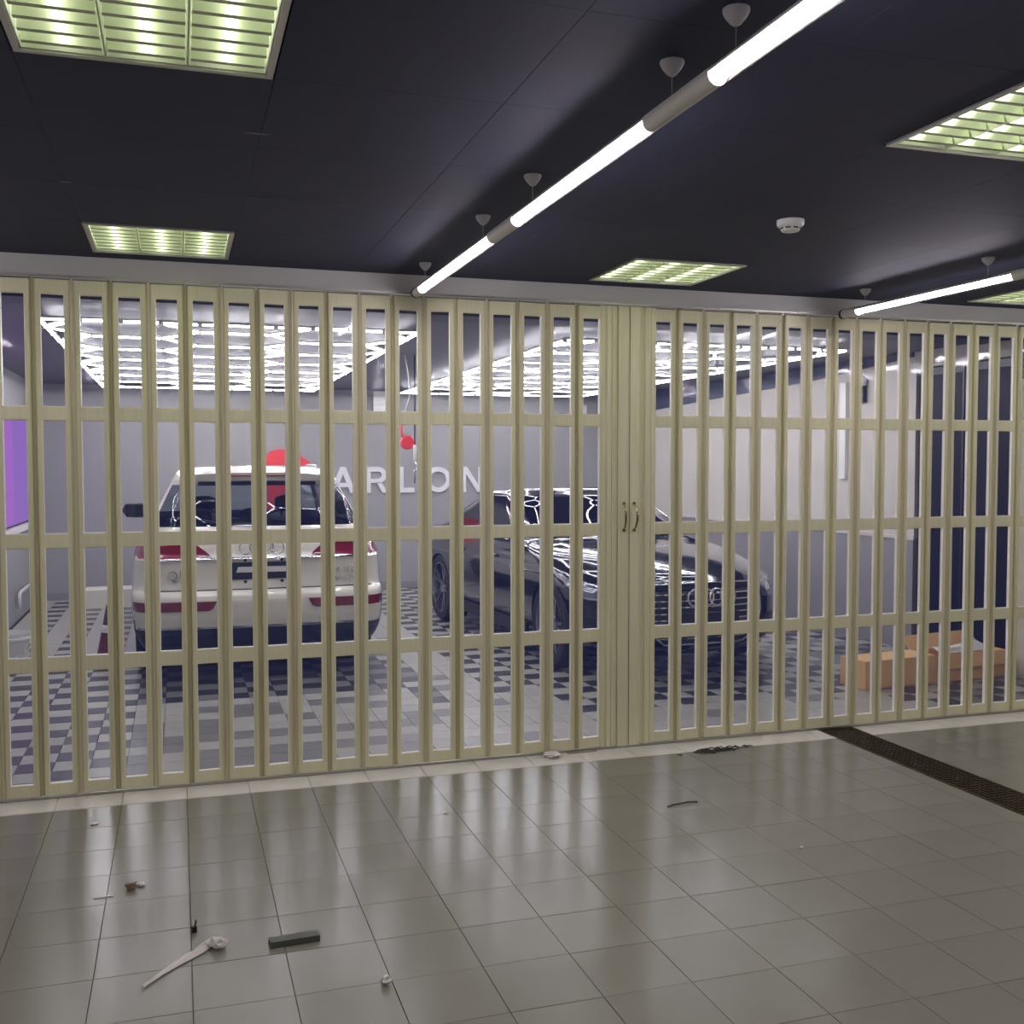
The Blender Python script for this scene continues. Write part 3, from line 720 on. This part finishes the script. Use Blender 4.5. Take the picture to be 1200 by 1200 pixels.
def wheel_mb(R, w, spokes, twin=True):
    """tyre, rim in local space, axle along x, outer face +x"""
    t = MB().lathe([(R*.72, w/2-.015), (R*.80, w/2), (R*.93, w/2-.004), (R*.985, w/2-.03), (R, w/2-.06), (R, -w/2+.05), (R*.95, -w/2), (R*.72, -w/2)], 48, axis='x')
    r = MB().lathe([(R*.74, w/2-.004), (R*.715, w/2-.002), (R*.70, w/2-.02), (R*.68, w/2-.10), (R*.68, -w/2+.02)], 48, axis='x')
    for k in range(spokes):
        for sgn in ((-1, 1) if twin else (0,)):
            a0 = 2*PI*k/spokes; a1 = a0+sgn*.17
            def pt(rad, a, x, da): return (x, rad*math.cos(a)-da*math.sin(a), rad*math.sin(a)+da*math.cos(a))
            vs = []
            for rad, a, x, hw in ((R*.15, a0+sgn*.12, w/2-.045, .014), (R*.72, a1, w/2-.012, .012)):
                for dx in (0, -.02):
                    for da in (-hw, hw): vs.append(pt(rad, a, x+dx, da))
            r.add(vs, [(0, 1, 5, 4), (2, 6, 7, 3), (0, 4, 6, 2), (1, 3, 7, 5), (0, 2, 3, 1), (4, 5, 7, 6)])
    r.lathe([(0, w/2-.03), (R*.17, w/2-.03), (R*.19, w/2-.05), (R*.19, w/2-.08)], 24, axis='x')
    d = MB().lathe([(0, w/2-.10), (R*.5, w/2-.10), (R*.5, w/2-.12), (0, w/2-.12)], 32, axis='x')
    return t, r, d
RUB = mat('tyre_rubber', (22, 22, 24), .6); RIM = mat('rim_silver', (150, 152, 158), .25, .9); DISC = mat('brake_disc', (70, 70, 74), .4, .8)
def add_wheels(parent, spots, R, w, spokes, rim, xo):
    first_ = None
    for (x, y) in spots:
        wt = bpy.data.objects.new('wheel', None); COL.objects.link(wt); wt.parent = parent; wt.location = (x*(xo-w/2), y, R); 
        if x < 0: wt.rotation_euler.z = PI
        if first_ is None:
            t, r, d = wheel_mb(R, w, spokes)
            a = t.build('tyre', RUB, wt, True, ang=35); b = r.build('rim', rim, wt, True, ang=30); c = d.build('brake_disc', DISC, wt, True, ang=30); first_ = (a.data, b.data, c.data)
        else:
            for nm, me in zip(('tyre', 'rim', 'brake_disc'), first_): link(nm, me, wt)
def rings_mb(c, R, r, dx, axis_y=True):
    b = MB()
    for k in range(4):
        cx = c[0]+(k-1.5)*dx; n = 28
        pts = [(cx+R*math.cos(2*PI*i/n), c[1], c[2]+R*math.sin(2*PI*i/n)) for i in range(n+1)]
        b.tube(pts, r, 6, False)
    return b
def text_part(s, size, ext, m, parent, loc, rot):
    cu = bpy.data.curves.new('badge_text', 'FONT'); cu.body = s; cu.size = size; cu.extrude = ext; cu.align_x = 'CENTER'; cu.align_y = 'CENTER'
    o = bpy.data.objects.new('badge', cu); COL.objects.link(o)
    me = bpy.data.meshes.new_from_object(o.evaluated_get(bpy.context.evaluated_depsgraph_get())); bpy.data.objects.remove(o)
    me.materials.clear(); me.materials.append(m); q = link('badge', me, parent); q.location = loc; q.rotation_euler = rot; return q
def seat(parent, x, y, zt, m):
    b = MB(); b.tube([(x, y, .55), (x, y-.05, .8), (x, y-.12, zt-.2)], [.22, .22, .17], 10); b.build('seat_back', m, parent, True, ang=50)
    h = MB(); h.tube([(x-.10, y-.12, zt-.08), (x-.04, y-.12, zt-.08), (x+.04, y-.12, zt-.08), (x+.10, y-.12, zt-.08)], [.05, .075, .075, .05], 10)
    h.box(x-.05, x-.035, y-.13, y-.115, zt-.22, zt-.1).box(x+.035, x+.05, y-.13, y-.115, zt-.22, zt-.1); h.build('headrest', m, parent, True, ang=50)

SEATM = mat('dark_leather', (20, 21, 26), .5)
GLASS = film('car_glass', (.62, .67, .70), 0, (0, 0, 0), .01, 1.5)
GLASSD = film('car_glass_dark', (.16, .18, .22), 0, (0, 0, 0), .01, 1.6)
PW = mat('paint_white', (226, 222, 208), .18, coat=1)
PB = mat('paint_black', (10, 11, 18), .12, coat=1)
LAMPR = mat('tail_lamp_red', (120, 10, 26), .12, coat=1); LAMPR2 = mat('tail_lamp_bright', (160, 18, 34), .15, coat=1)
# ---- white car seen from behind
su = thing('suv_car', 'white estate-style car seen from behind with red tail lamps and black plate', 'car', (.59, 7.93, 0)); su.scale = (1.025, 1, 1)
TS = [(.20, .80, .20, 4.40, .15, .35, .05, .25), (.27, .85, .06, 4.55, .16, .35, .05, .28), (.40, .895, .00, 4.62, .17, .4, .06, .3), (.50, .905, -.02, 4.64, .18, .42, .06, .3), (.60, .908, -.02, 4.64, .18, .42, .06, .3),
      (.655, .908, .005, 4.62, .18, .42, .06, .3), (.685, .906, .06, 4.60, .18, .42, .05, .3), (.80, .90, .075, 4.50, .18, .4, .05, .3), (.90, .888, .07, 4.30, .18, .4, .05, .28), (.93, .882, .095, 4.20, .18, .4, .05, .28),
      (1.00, .862, .12, 3.90, .19, .35, .05, .2), (1.06, .83, .15, 3.55, .20, .3, .05, .15), (1.12, .79, .19, 3.34, .21, .25, .05, .12), (1.14, .785, .20, 3.28, .21, .25, .05, .12),
      (1.30, .715, .31, 2.95, .20, .2, .05, .1), (1.45, .645, .42, 2.62, .20, .2, .05, .1), (1.49, .625, .40, 2.5, .20, .2, .05, .1), (1.56, .575, .44, 2.2, .22, .2, .06, .1), (1.585, .50, .55, 1.95, .25, .2, .06, .1), (1.60, .30, .80, 1.6, .2, .15, .0, .0)]
TOTS = NR+NC+NS+NC+NR
wins = [(1.14, 1.45, 0, NR+4), (1.14, 1.45, NR+NC+1, NR+NC+8), (1.14, 1.45, NR+NC+9, NR+NC+17), (1.14, 1.45, NR+NC+18, NR+NC+NS-1), (1.14, 1.45, NR+NC+NS+2, TOTS)]
body, gl1 = shell(TS, wins, (.92, 3.74), .375, PW, .415, su, glass=GLASS, black=BLACK)
add_wheels(su, [(-1, .92), (1, .92), (-1, 3.74), (1, 3.74)], .355, .24, 5, RIM, .90)
MB().box(-.72, .72, .35, 4.1, .42, .80).build('cabin_floor', SEATM, su)
MB().box(-.68, .68, 3.0, 3.4, .80, 1.06).build('dashboard', SEATM, su)
for x in (-.36, .36): seat(su, x, 2.15, 1.33, SEATM)
for x in (-.42, 0, .42): seat(su, x, 1.20, 1.25, SEATM)
for x in (-.42, .42): pass
# rear lamp clusters
for mi in (False, True):
    patch(TS, [(.915, .42, .885), (.93, .36, .89), (.96, .39, .885), (1.0, .44, .872), (1.035, .50, .855), (1.048, .60, .845)], nc=14, mirror=mi, off=.008).build('tail_lamp', LAMPR, su, True, ang=40)
    patch(TS, [(.925, .47, .84), (.94, .45, .85)], nc=10, mirror=mi, off=.013, th=.01).build('lamp_strip', LAMPR2, su, True, ang=40)
    patch(TS, [(.535, .38, .88), (.55, .35, .895), (.60, .325, .895), (.605, .325, .89)], nc=14, mirror=mi, off=.006).build('rear_reflector', LAMPR, su, True, ang=40)
    patch(TS, [(.26, .34, .80), (.36, .36, .86), (.395, .36, .86)], nc=10, mirror=mi, off=.004).build('lower_grille', DARKG, su, True, ang=40)
    patch(TS, [(.30, .42, .74), (.345, .40, .76)], nc=8, mirror=mi, off=.012, th=.02).build('exhaust_trim', mat('exhaust_trim', (60, 60, 66), .3, .8), su, True, ang=40)
    patch(TS, [(.365, .875, .888), (.47, .885, .9)], nc=2, mirror=mi, off=.006).build('side_vent', BLACK, su)
patch(TS, [(.898, -.86, .86), (.905, -.87, .87), (.914, -.87, .87), (.918, -.86, .86)], nc=40, off=.012, th=.015).build('chrome_strip', CHROME, su, True, ang=40)
patch(TS, [(.405, -.86, .86), (.418, -.87, .87)], nc=40, off=.012, th=.015).build('chrome_strip', CHROME, su, True, ang=40)
patch(TS, [(.676, -.82, .82), (.684, -.82, .82)], nc=40, off=.001, th=.01).build('tailgate_gap', BLACK, su, True)
patch(TS, [(.752, -.25, .27), (.755, -.26, .28), (.875, -.26, .28), (.878, -.25, .27)], nc=10, off=.008, th=.01).build('number_plate', mat('plate_black', (16, 18, 26), .35), su, True, ang=40)
for s in (-1, 1):
    patch(TS, [(.80, .0+s*.1-.085, s*.1+.085), (.845, s*.1-.07, s*.1+.07)], nc=6, off=.011, th=.005).build('plate_marking', WHITE, su)
for x in (-.12, .14):
    for z in (.735, .895): MB().lathe([(0, 0), (.012, 0), (.012, -.008), (0, -.008)], 12, (x, surf(TS, x, z, 'rear')-.012, z), 'y').build('plate_bolt', BLACK, su)
ry = surf(TS, 0, .985, 'rear')-.016
rings_mb((0, ry, .985), .048, .0065, .073).build('ring_emblem', CHROME, su, True)
text_part('Q5', .10, .004, CHROME, su, (-.60, surf(TS, .6, .785, 'rear')-.012, .785), (PI/2, 0, .0))
text_part('45 TFSI', .058, .004, CHROME, su, (.60, surf(TS, .6, .80, 'rear')-.012, .80), (PI/2, 0, .0))
text_part('quattro', .058, .004, CHROME, su, (.60, surf(TS, .6, .745, 'rear')-.012, .745), (PI/2, 0, .0))
# roof spoiler with brake light, wiper, rails, mirrors
sp = MB(); n = 17
for lay in range(4):
    for k in range(n):
        x = -.52+1.04*k/(n-1); e = (x/.52)**2
        y = [.27+.07*e, .30+.07*e, .62, .60][lay]; z = [1.545-.02*e, 1.485-.01*e, 1.50, 1.595-.03*e][lay]; sp.v.append((x, y, z))
for lay in range(4):
    for k in range(n-1): i = lay*n+k; j = ((lay+1) % 4)*n+k; sp.f.append((i, i+1, j+1, j)); sp.m.append(0)
sp.f += [tuple(l*n for l in range(4)), tuple(l*n+n-1 for l in (3, 2, 1, 0))]; sp.m += [0, 0]
spo = sp.build('roof_spoiler', PW, su, True, ang=35)
MB().box(-.22, .22, .275, .29, 1.515, 1.525).build('brake_lamp', LAMPR, spo)
patch(TS, [(1.445, -.44, .44), (1.475, -.43, .43)], nc=16, off=.01, th=.01).build('window_top_trim', BLACK, su, True, ang=40)
MB().tube([(-.02, surf(TS, 0, 1.16, 'rear')-.03, 1.16), (-.3, surf(TS, .3, 1.165, 'rear')-.03, 1.165), (-.42, surf(TS, .42, 1.19, 'rear')-.02, 1.19)], .008, 6).build('rear_wiper', BLACK, su, True)
for s in (-1, 1):
    MB().tube([(s*.50, .95, 1.565), (s*.51, 1.05, 1.595), (s*.515, 1.6, 1.60), (s*.51, 2.1, 1.575), (s*.5, 2.2, 1.55)], .012, 8).build('roof_rail', ALU, su, True)
    m_ = MB(); m_.tube([(s*.80, 2.93, 1.10), (s*.87, 2.93, 1.13)], .03, 8)
    pts = [(s*(.86+.005), 2.93, 1.16), (s*.90, 2.93, 1.165), (s*.97, 2.94, 1.165), (s*1.05, 2.96, 1.16), (s*1.08, 2.97, 1.155)]
    m_.tube(pts, [.05, .075, .078, .065, .02], 14); mo = m_.build('side_mirror', BLACK, su, True, ang=50)
    MB().box(min(s*.88, s*1.05), max(s*.88, s*1.05), 2.855, 2.862, 1.10, 1.22).build('mirror_glass', PB, mo)
    MB().box(min(s*.915, s*.92), max(s*.915, s*.92), 1.35, 1.55, .90, .93).build('door_handle', CHROME, su)

# ---- black car seen from the front corner
hx_, hy_ = .075, -.9972
rzs = math.atan2(hy_, hx_)-PI/2     # local +y (forward) -> heading
FC = (3.675, 7.79)                 # centre of the front axle
AX = 3.82                          # local y of the front axle
bl = thing('saloon_car', 'glossy black saloon car facing the gate, reflecting the hexagon lights', 'car', (FC[0]-hx_*AX, FC[1]-hy_*AX, 0), rzs)
TB = [(.17, .80, .20, 4.50, .15, .40, .05, .16), (.24, .86, .08, 4.62, .40, .42, .10, .18), (.34, .895, .02, 4.68, .42, .44, .12, .2), (.46, .91, -.01, 4.70, .44, .46, .06, .2), (.58, .92, -.02, 4.70, .44, .48, .06, .2), (.66, .922, -.02, 4.68, .44, .5, .06, .2),
      (.72, .918, .0, 4.63, .44, .52, .06, .2), (.77, .912, .02, 4.56, .44, .55, .06, .2), (.82, .90, .04, 4.40, .44, .55, .05, .18), (.87, .89, .06, 4.16, .44, .5, .05, .16), (.915, .87, .09, 3.78, .2, .4, .05, .14), (.945, .845, .16, 3.42, .22, .3, .06, .12),
      (.97, .81, .42, 3.24, .22, .2, .06, .12), (.985, .80, .62, 3.20, .22, .2, .06, .12), (1.10, .755, 1.00, 2.94, .2, .18, .06, .1), (1.22, .70, 1.36, 2.70, .2, .18, .06, .1), (1.31, .645, 1.62, 2.50, .2, .18, .06, .1), (1.345, .615, 1.78, 2.36, .2, .18, .05, .1), (1.375, .54, 1.92, 2.2, .14, .12, .03, .05), (1.39, .38, 2.0, 2.1, .04, .04, .0, .0)]
# keep a long roof: stretch the top slices
TB = [t if t[0] < 1.3 else {1.31: (1.31, .645, 1.50, 2.56, .2, .18, .06, .1), 1.345: (1.345, .615, 1.58, 2.46, .2, .18, .05, .1), 1.375: (1.375, .54, 1.68, 2.36, .2, .16, .04, .06), 1.39: (1.39, .38, 1.80, 2.24, .15, .12, .0, .0)}[t[0]] for t in TB]
wb = [(.985, 1.31, 0, NR+2), (.985, 1.31, NR+NC+1, NR+NC+12), (.985, 1.31, NR+NC+13, NR+NC+NS-1), (.985, 1.31, NR+NC+NS+4, TOTS)]
bb, gl2 = shell(TB, wb, (AX-2.76, AX), .365, PB, .20, bl, sub=4, glass=GLASSD, black=BLACK)
add_wheels(bl, [(-1, AX-2.76), (1, AX-2.76), (-1, AX), (1, AX)], .345, .24, 5, RIM, .915)
MB().box(-.75, .75, .9, 4.2, .25, .62).build('cabin_floor', SEATM, bl)
MB().box(-.70, .70, 3.0, 3.30, .62, .93).build('dashboard', SEATM, bl)
for x in (-.36, .36): seat(bl, x, 2.2, 1.22, SEATM)
st = MB().tube([(-.36+.17*math.cos(a), 2.98-.03*math.sin(a), .93+.16*math.sin(a)) for a in [2*PI*k/20 for k in range(21)]], .012, 6, False).build('steering_wheel', BLACK, bl, True)
# grille
GRB = mat('grille_black', (8, 8, 10), .3)
patch(TB, [(.28, -.34, .34), (.34, -.42, .42), (.50, -.47, .47), (.62, -.46, .46), (.70, -.42, .42)], 'front', nc=20, off=.006, th=.02).build('grille', GRB, bl, True, ang=40)
for k in range(8):
    z = .315+.047*k; hw = .40 if z < .36 else (.45 if z < .62 else .43)
    patch(TB, [(z, -hw, hw), (z+.009, -hw, hw)], 'front', nc=20, off=.020, th=.016).build('grille_slat', CHROME, bl, True, ang=40)
fr_ = MB()
path = [(-.34, .27), (-.43, .34), (-.485, .50), (-.475, .63), (-.43, .715), (0, .725), (.43, .715), (.475, .63), (.485, .50), (.43, .34), (.34, .27), (-.34, .27)]
dense = []
for k in range(len(path)-1):
    for q in range(6): t = q/6; dense.append((path[k][0]*(1-t)+path[k+1][0]*t, path[k][1]*(1-t)+path[k+1][1]*t))
dense.append(path[-1])
fr_.tube([(x, surf(TB, x, z, 'front')+.014, z) for x, z in dense], .009, 6).build('grille_surround', CHROME, bl, True)
rings_mb((0, surf(TB, 0, .62, 'front')+.045, .625), .062, .009, .094).build('ring_emblem', CHROME, bl, True)
patch(TB, [(.40, -.26, .26), (.51, -.26, .26)], 'front', nc=10, off=.03, th=.01).build('number_plate', mat('plate_black', (16, 18, 26), .35), bl, True, ang=40)
HL = mat('headlamp_lens', (120, 124, 136), .06, .3, coat=1); HLW = mat('headlamp_inner', (215, 218, 226), .15, .8)
for mi in (False, True):
    hlo = patch(TB, [(.595, .56, .82), (.61, .52, .86), (.66, .51, .89), (.70, .54, .90), (.715, .62, .89)], 'front', nc=12, mirror=mi, off=.008).build('headlamp', HL, bl, True, ang=40)
    patch(TB, [(.60, .55, .83), (.612, .53, .85)], 'front', nc=12, mirror=mi, off=.014, th=.006).build('lamp_strip', HLW, hlo, True, ang=40)
    patch(TB, [(.64, .58, .66), (.69, .59, .66)], 'front', nc=4, mirror=mi, off=.014, th=.006).build('lamp_cell', HLW, hlo, True, ang=40)
    patch(TB, [(.64, .69, .77), (.695, .69, .77)], 'front', nc=4, mirror=mi, off=.014, th=.006).build('lamp_cell', HLW, hlo, True, ang=40)
    patch(TB, [(.26, .53, .78), (.30, .50, .84), (.42, .52, .86), (.46, .58, .86)], 'front', nc=10, mirror=mi, off=.004).build('side_intake', GRB, bl, True, ang=40)
    for z in (.31, .37): patch(TB, [(z, .52, .84), (z+.008, .52, .84)], 'front', nc=10, mirror=mi, off=.010, th=.01).build('intake_blade', CHROME, bl, True)
    s = -1 if mi else 1
    # sill, door joints, handles, chrome window line, mirror
    MB().box(min(s*.90, s*.93), max(s*.90, s*.93), 1.45, 3.40, .20, .30).build('side_sill', BLACK, bl)
    for y in (1.52, 2.38, 3.28):
        j = MB(); zz = [.30, .45, .6, .75, .9, .96]
        ws = [interp(TB, z)[0] for z in zz]; lst_ = [(s*(w+.0012), y, z) for z, w in zip(zz, ws)]
        j.tube(lst_, .0035, 5).build('door_joint', BLACK, bl)
    for y in (1.62, 2.50): MB().tube([(s*.905, y, .80), (s*.925, y+.03, .802), (s*.925, y+.17, .802), (s*.905, y+.2, .80)], .011, 8).build('door_handle', PB, bl, True)
    tr = [(1.02, .975), (1.4, .985), (2.0, .985), (2.6, .98), (3.05, .975)]
    MB().tube([(s*(interp(TB, z)[0]+.004), y, z) for y, z in tr], .007, 6).build('window_chrome_line', CHROME, bl, True)
    tp_ = [(1.25, 1.12), (1.55, 1.25), (1.9, 1.315), (2.3, 1.31), (2.6, 1.22), (2.9, 1.08), (3.1, .985)]
    MB().tube([(s*(interp(TB, z)[0]+.004), y, z) for y, z in tp_], .007, 6).build('window_chrome_line', CHROME, bl, True)
    m_ = MB(); m_.tube([(s*.80, 2.93, .96), (s*.90, 2.92, .985)], .022, 8)
    m_.tube([(s*.88, 2.92, 1.02), (s*.90, 2.92, 1.025), (s*.97, 2.92, 1.025), (s*1.04, 2.9, 1.02), (s*1.06, 2.89, 1.015)], [.03, .058, .062, .05, .015], 14)
    m_.build('side_mirror', PB, bl, True, ang=50)
    cr = MB(); cr.tube([(s*(interp(TB, .735)[0]+.001), y, .735) for y in [.5+.2*k for k in range(17)]], .006, 6).build('side_crease', PB, bl, True)
for s in (-1, 1):
    MB().tube([(s*.12, 3.30, .955), (s*.35, 3.28, .965), (s*.60, 3.10, 1.02)], .008, 6).build('wiper', BLACK, bl, True)

# ---------------------------------------------------------------- LITTER ON THE FLOOR
b = MB(); b.box(-.082, .082, -.022, .022, 0, .0015).box(-.082, .082, -.022, -.0205, 0, .020).box(-.082, .082, .0205, .022, 0, .012).box(-.082, .082, -.022, .022, .0185, .020)
o = b.build('metal_channel_offcut', mat('grey_channel', (92, 94, 84), .5, .3)); o.location = (.35, 3.50, .001); o.rotation_euler.z = math.radians(3); tag(o, 'short flat dark grey metal channel offcut lying on the tiles', 'offcut')
FILM = mat('wrap_film', (214, 208, 198), .3)
def ribbon_strip(pts, wds, z=.004, seed=1):
    rnd = random.Random(seed); b = MB(); n = len(pts)
    for i, (x, y) in enumerate(pts):
        dx = pts[min(i+1, n-1)][0]-pts[max(i-1, 0)][0]; dy = pts[min(i+1, n-1)][1]-pts[max(i-1, 0)][1]; l = math.hypot(dx, dy); nx, ny = -dy/l, dx/l
        for q, e in enumerate((-1, -.4, .1, .6, 1)): b.v.append((x+nx*wds[i]*e, y+ny*wds[i]*e, z+(.012*rnd.random() if q in (1, 2, 3) else 0)))
    for i in range(n-1):
        for q in range(4): b.f.append((5*i+q, 5*i+q+1, 5*i+q+6, 5*i+q+5)); b.m.append(0)
    return b
fm = thing('wrap_strip', 'twisted strip of clear plastic wrap with a crumpled end lying on the tiles', 'plastic wrap', (0, 3.45, 0))
def LP(x, y): return (x, y-3.45)
ribbon_strip([LP(-.125, 3.325), LP(-.10, 3.36), LP(-.075, 3.395), LP(-.05, 3.425), LP(-.02, 3.46), LP(.01, 3.49), LP(.045, 3.52), LP(.07, 3.545)], [.003, .006, .008, .011, .015, .018, .016, .012], seed=3).build('strip', FILM, fm, True)
ribbon_strip([LP(.03, 3.52), LP(.06, 3.575), LP(.09, 3.60)], [.006, .006, .004], seed=8).build('strip', FILM, fm, True)
def crumple(R, seed, flat=.6, sub=2):
    bm = bmesh.new(); bmesh.ops.create_icosphere(bm, subdivisions=sub, radius=R); rnd = random.Random(seed)
    for v in bm.verts: v.co *= .7+.6*rnd.random(); v.co.z *= flat
    mz = min(v.co.z for v in bm.verts)
    for v in bm.verts: v.co.z -= mz
    b = MB(); b.v = [tuple(v.co) for v in bm.verts]; b.f = [tuple(v.index for v in f.verts) for f in bm.faces]; b.m = [0]*len(b.f); bm.free(); return b
o = crumple(.028, 5).build('crumpled_end', FILM, fm); o.location = (.105, .085, .001)
o = crumple(.014, 9).build('crumpled_end', FILM, fm); o.location = (.075, .105, .001)
def litter(name, label, cat, mb, m, loc, rz=0):
    o = mb.build(name, m); o.location = loc; o.rotation_euler.z = rz; return tag(o, label, cat)
DB = mat('dead_leaf', (120, 100, 74), .7)
litter('plastic_clip', 'tiny black plastic clip standing on a tile joint near the wrap strip', 'clip', MB().box(-.008, .008, -.006, .006, 0, .022).tube([(.002, 0, .02), (.007, 0, .034), (.006, 0, .042)], .003, 6), BLACK, (.03, 3.68, .001), .3)
litter('paper_scrap', 'crumpled brown and white paper scrap on the tiles left of centre', 'scrap', crumple(.022, 11, .5), DB, (-.19, 4.14, .001))
litter('paper_scrap', 'small white paper curl just right of the brown scrap', 'scrap', crumple(.014, 12, .5), mat('paper_white', (230, 228, 222), .5), (-.155, 4.155, .001))
litter('plastic_sliver', 'thin white plastic sliver lying across a tile left of the brown scrap', 'scrap', MB().box(-.034, .034, -.003, .003, 0, .003), mat('paper_white', (230, 228, 222), .5), (-.285, 4.085, .001), .05)
litter('plastic_sliver', 'pale plastic sliver near the threshold at far left', 'scrap', crumple(.018, 17, .15), FILM, (-.38, 4.95, .001))
litter('foil_ball', 'small crumpled whitish foil ball near the bottom of the view', 'foil', crumple(.016, 13, .8), mat('foil', (214, 212, 200), .3, .4), (.588, 3.125, .001))
litter('crumpled_film', 'crumpled clear film against the foot of the gate left of the handles', 'plastic wrap', crumple(.05, 14, .22, 3), FILM, (1.93, 5.335, .002))
litter('torn_paper', 'small torn white chip on the tiles in the middle of the view', 'scrap', crumple(.010, 15, .3), mat('paper_white', (230, 228, 222), .5), (1.15, 4.61, .001))
litter('torn_paper', 'small torn white chip on the right-hand tiles near the dark middle', 'scrap', crumple(.008, 16, .4), mat('paper_white', (230, 228, 222), .5), (2.46, 3.73, .001))
litter('twig', 'thin bent dark twig on the tiles right of centre', 'twig', MB().tube([(-.085, -.01, .004), (-.05, .004, .005), (-.01, -.002, .008), (.04, .008, .006), (.085, 0, .004)], .004, 6), mat('twig_brown', (70, 66, 54), .7), (2.24, 4.385, .001), .1)
b = MB(); rnd = random.Random(4)
for k in range(60):
    x = rnd.gauss(0, .09); y = rnd.gauss(0, .018); a = rnd.uniform(-.6, .6)+PI*rnd.randint(0, 1); l = rnd.uniform(.03, .06)
    b.tube([(x, y, .002), (x+l*.5*math.cos(a), y+l*.3*math.sin(a), .004+.008*rnd.random()), (x+l*math.cos(a), y+l*.5*math.sin(a), .003)], [.0035, .003, .001], 4)
litter('debris_clump', 'dark green-brown clump of swept debris on the threshold right of the handles', 'debris', b, mat('moss_dark', (58, 60, 46), .8), (2.84, 5.17, .001)); bpy.data.objects['debris_clump']['kind'] = 'stuff'
for x, l in ((2.10, .09), (2.235, .08)):
    pass
litter('metal_plate', 'flat dull metal plate lying along the guide strip left of the handles', 'plate', MB().bev(-.085, .085, -.014, .014, 0, .006, .002), mat('dull_metal', (150, 144, 130), .5, .5), (2.12, 5.37, .002))

SC = mat('scuff_pale', (110, 110, 116), .7)
for x, y, a, b_ in ((.24, 3.25, .035, .006), (-.36, 4.0, .02, .008)):
    mb = MB(); mb.v = [(a*math.cos(2*PI*k/12)*(1+.3*math.sin(3*k)), b_*math.sin(2*PI*k/12), 0) for k in range(12)]+[(a*math.cos(2*PI*k/12)*(1+.3*math.sin(3*k)), b_*math.sin(2*PI*k/12), -.0006) for k in range(12)]
    mb.f = [tuple(range(12)), tuple(range(23, 11, -1))]+[(k, (k+1) % 12, 12+(k+1) % 12, 12+k) for k in range(12)]; mb.m = [0]*14
    mb.build('ceiling_scuff', SC, ce, loc=(x, y, CZ-.0005))
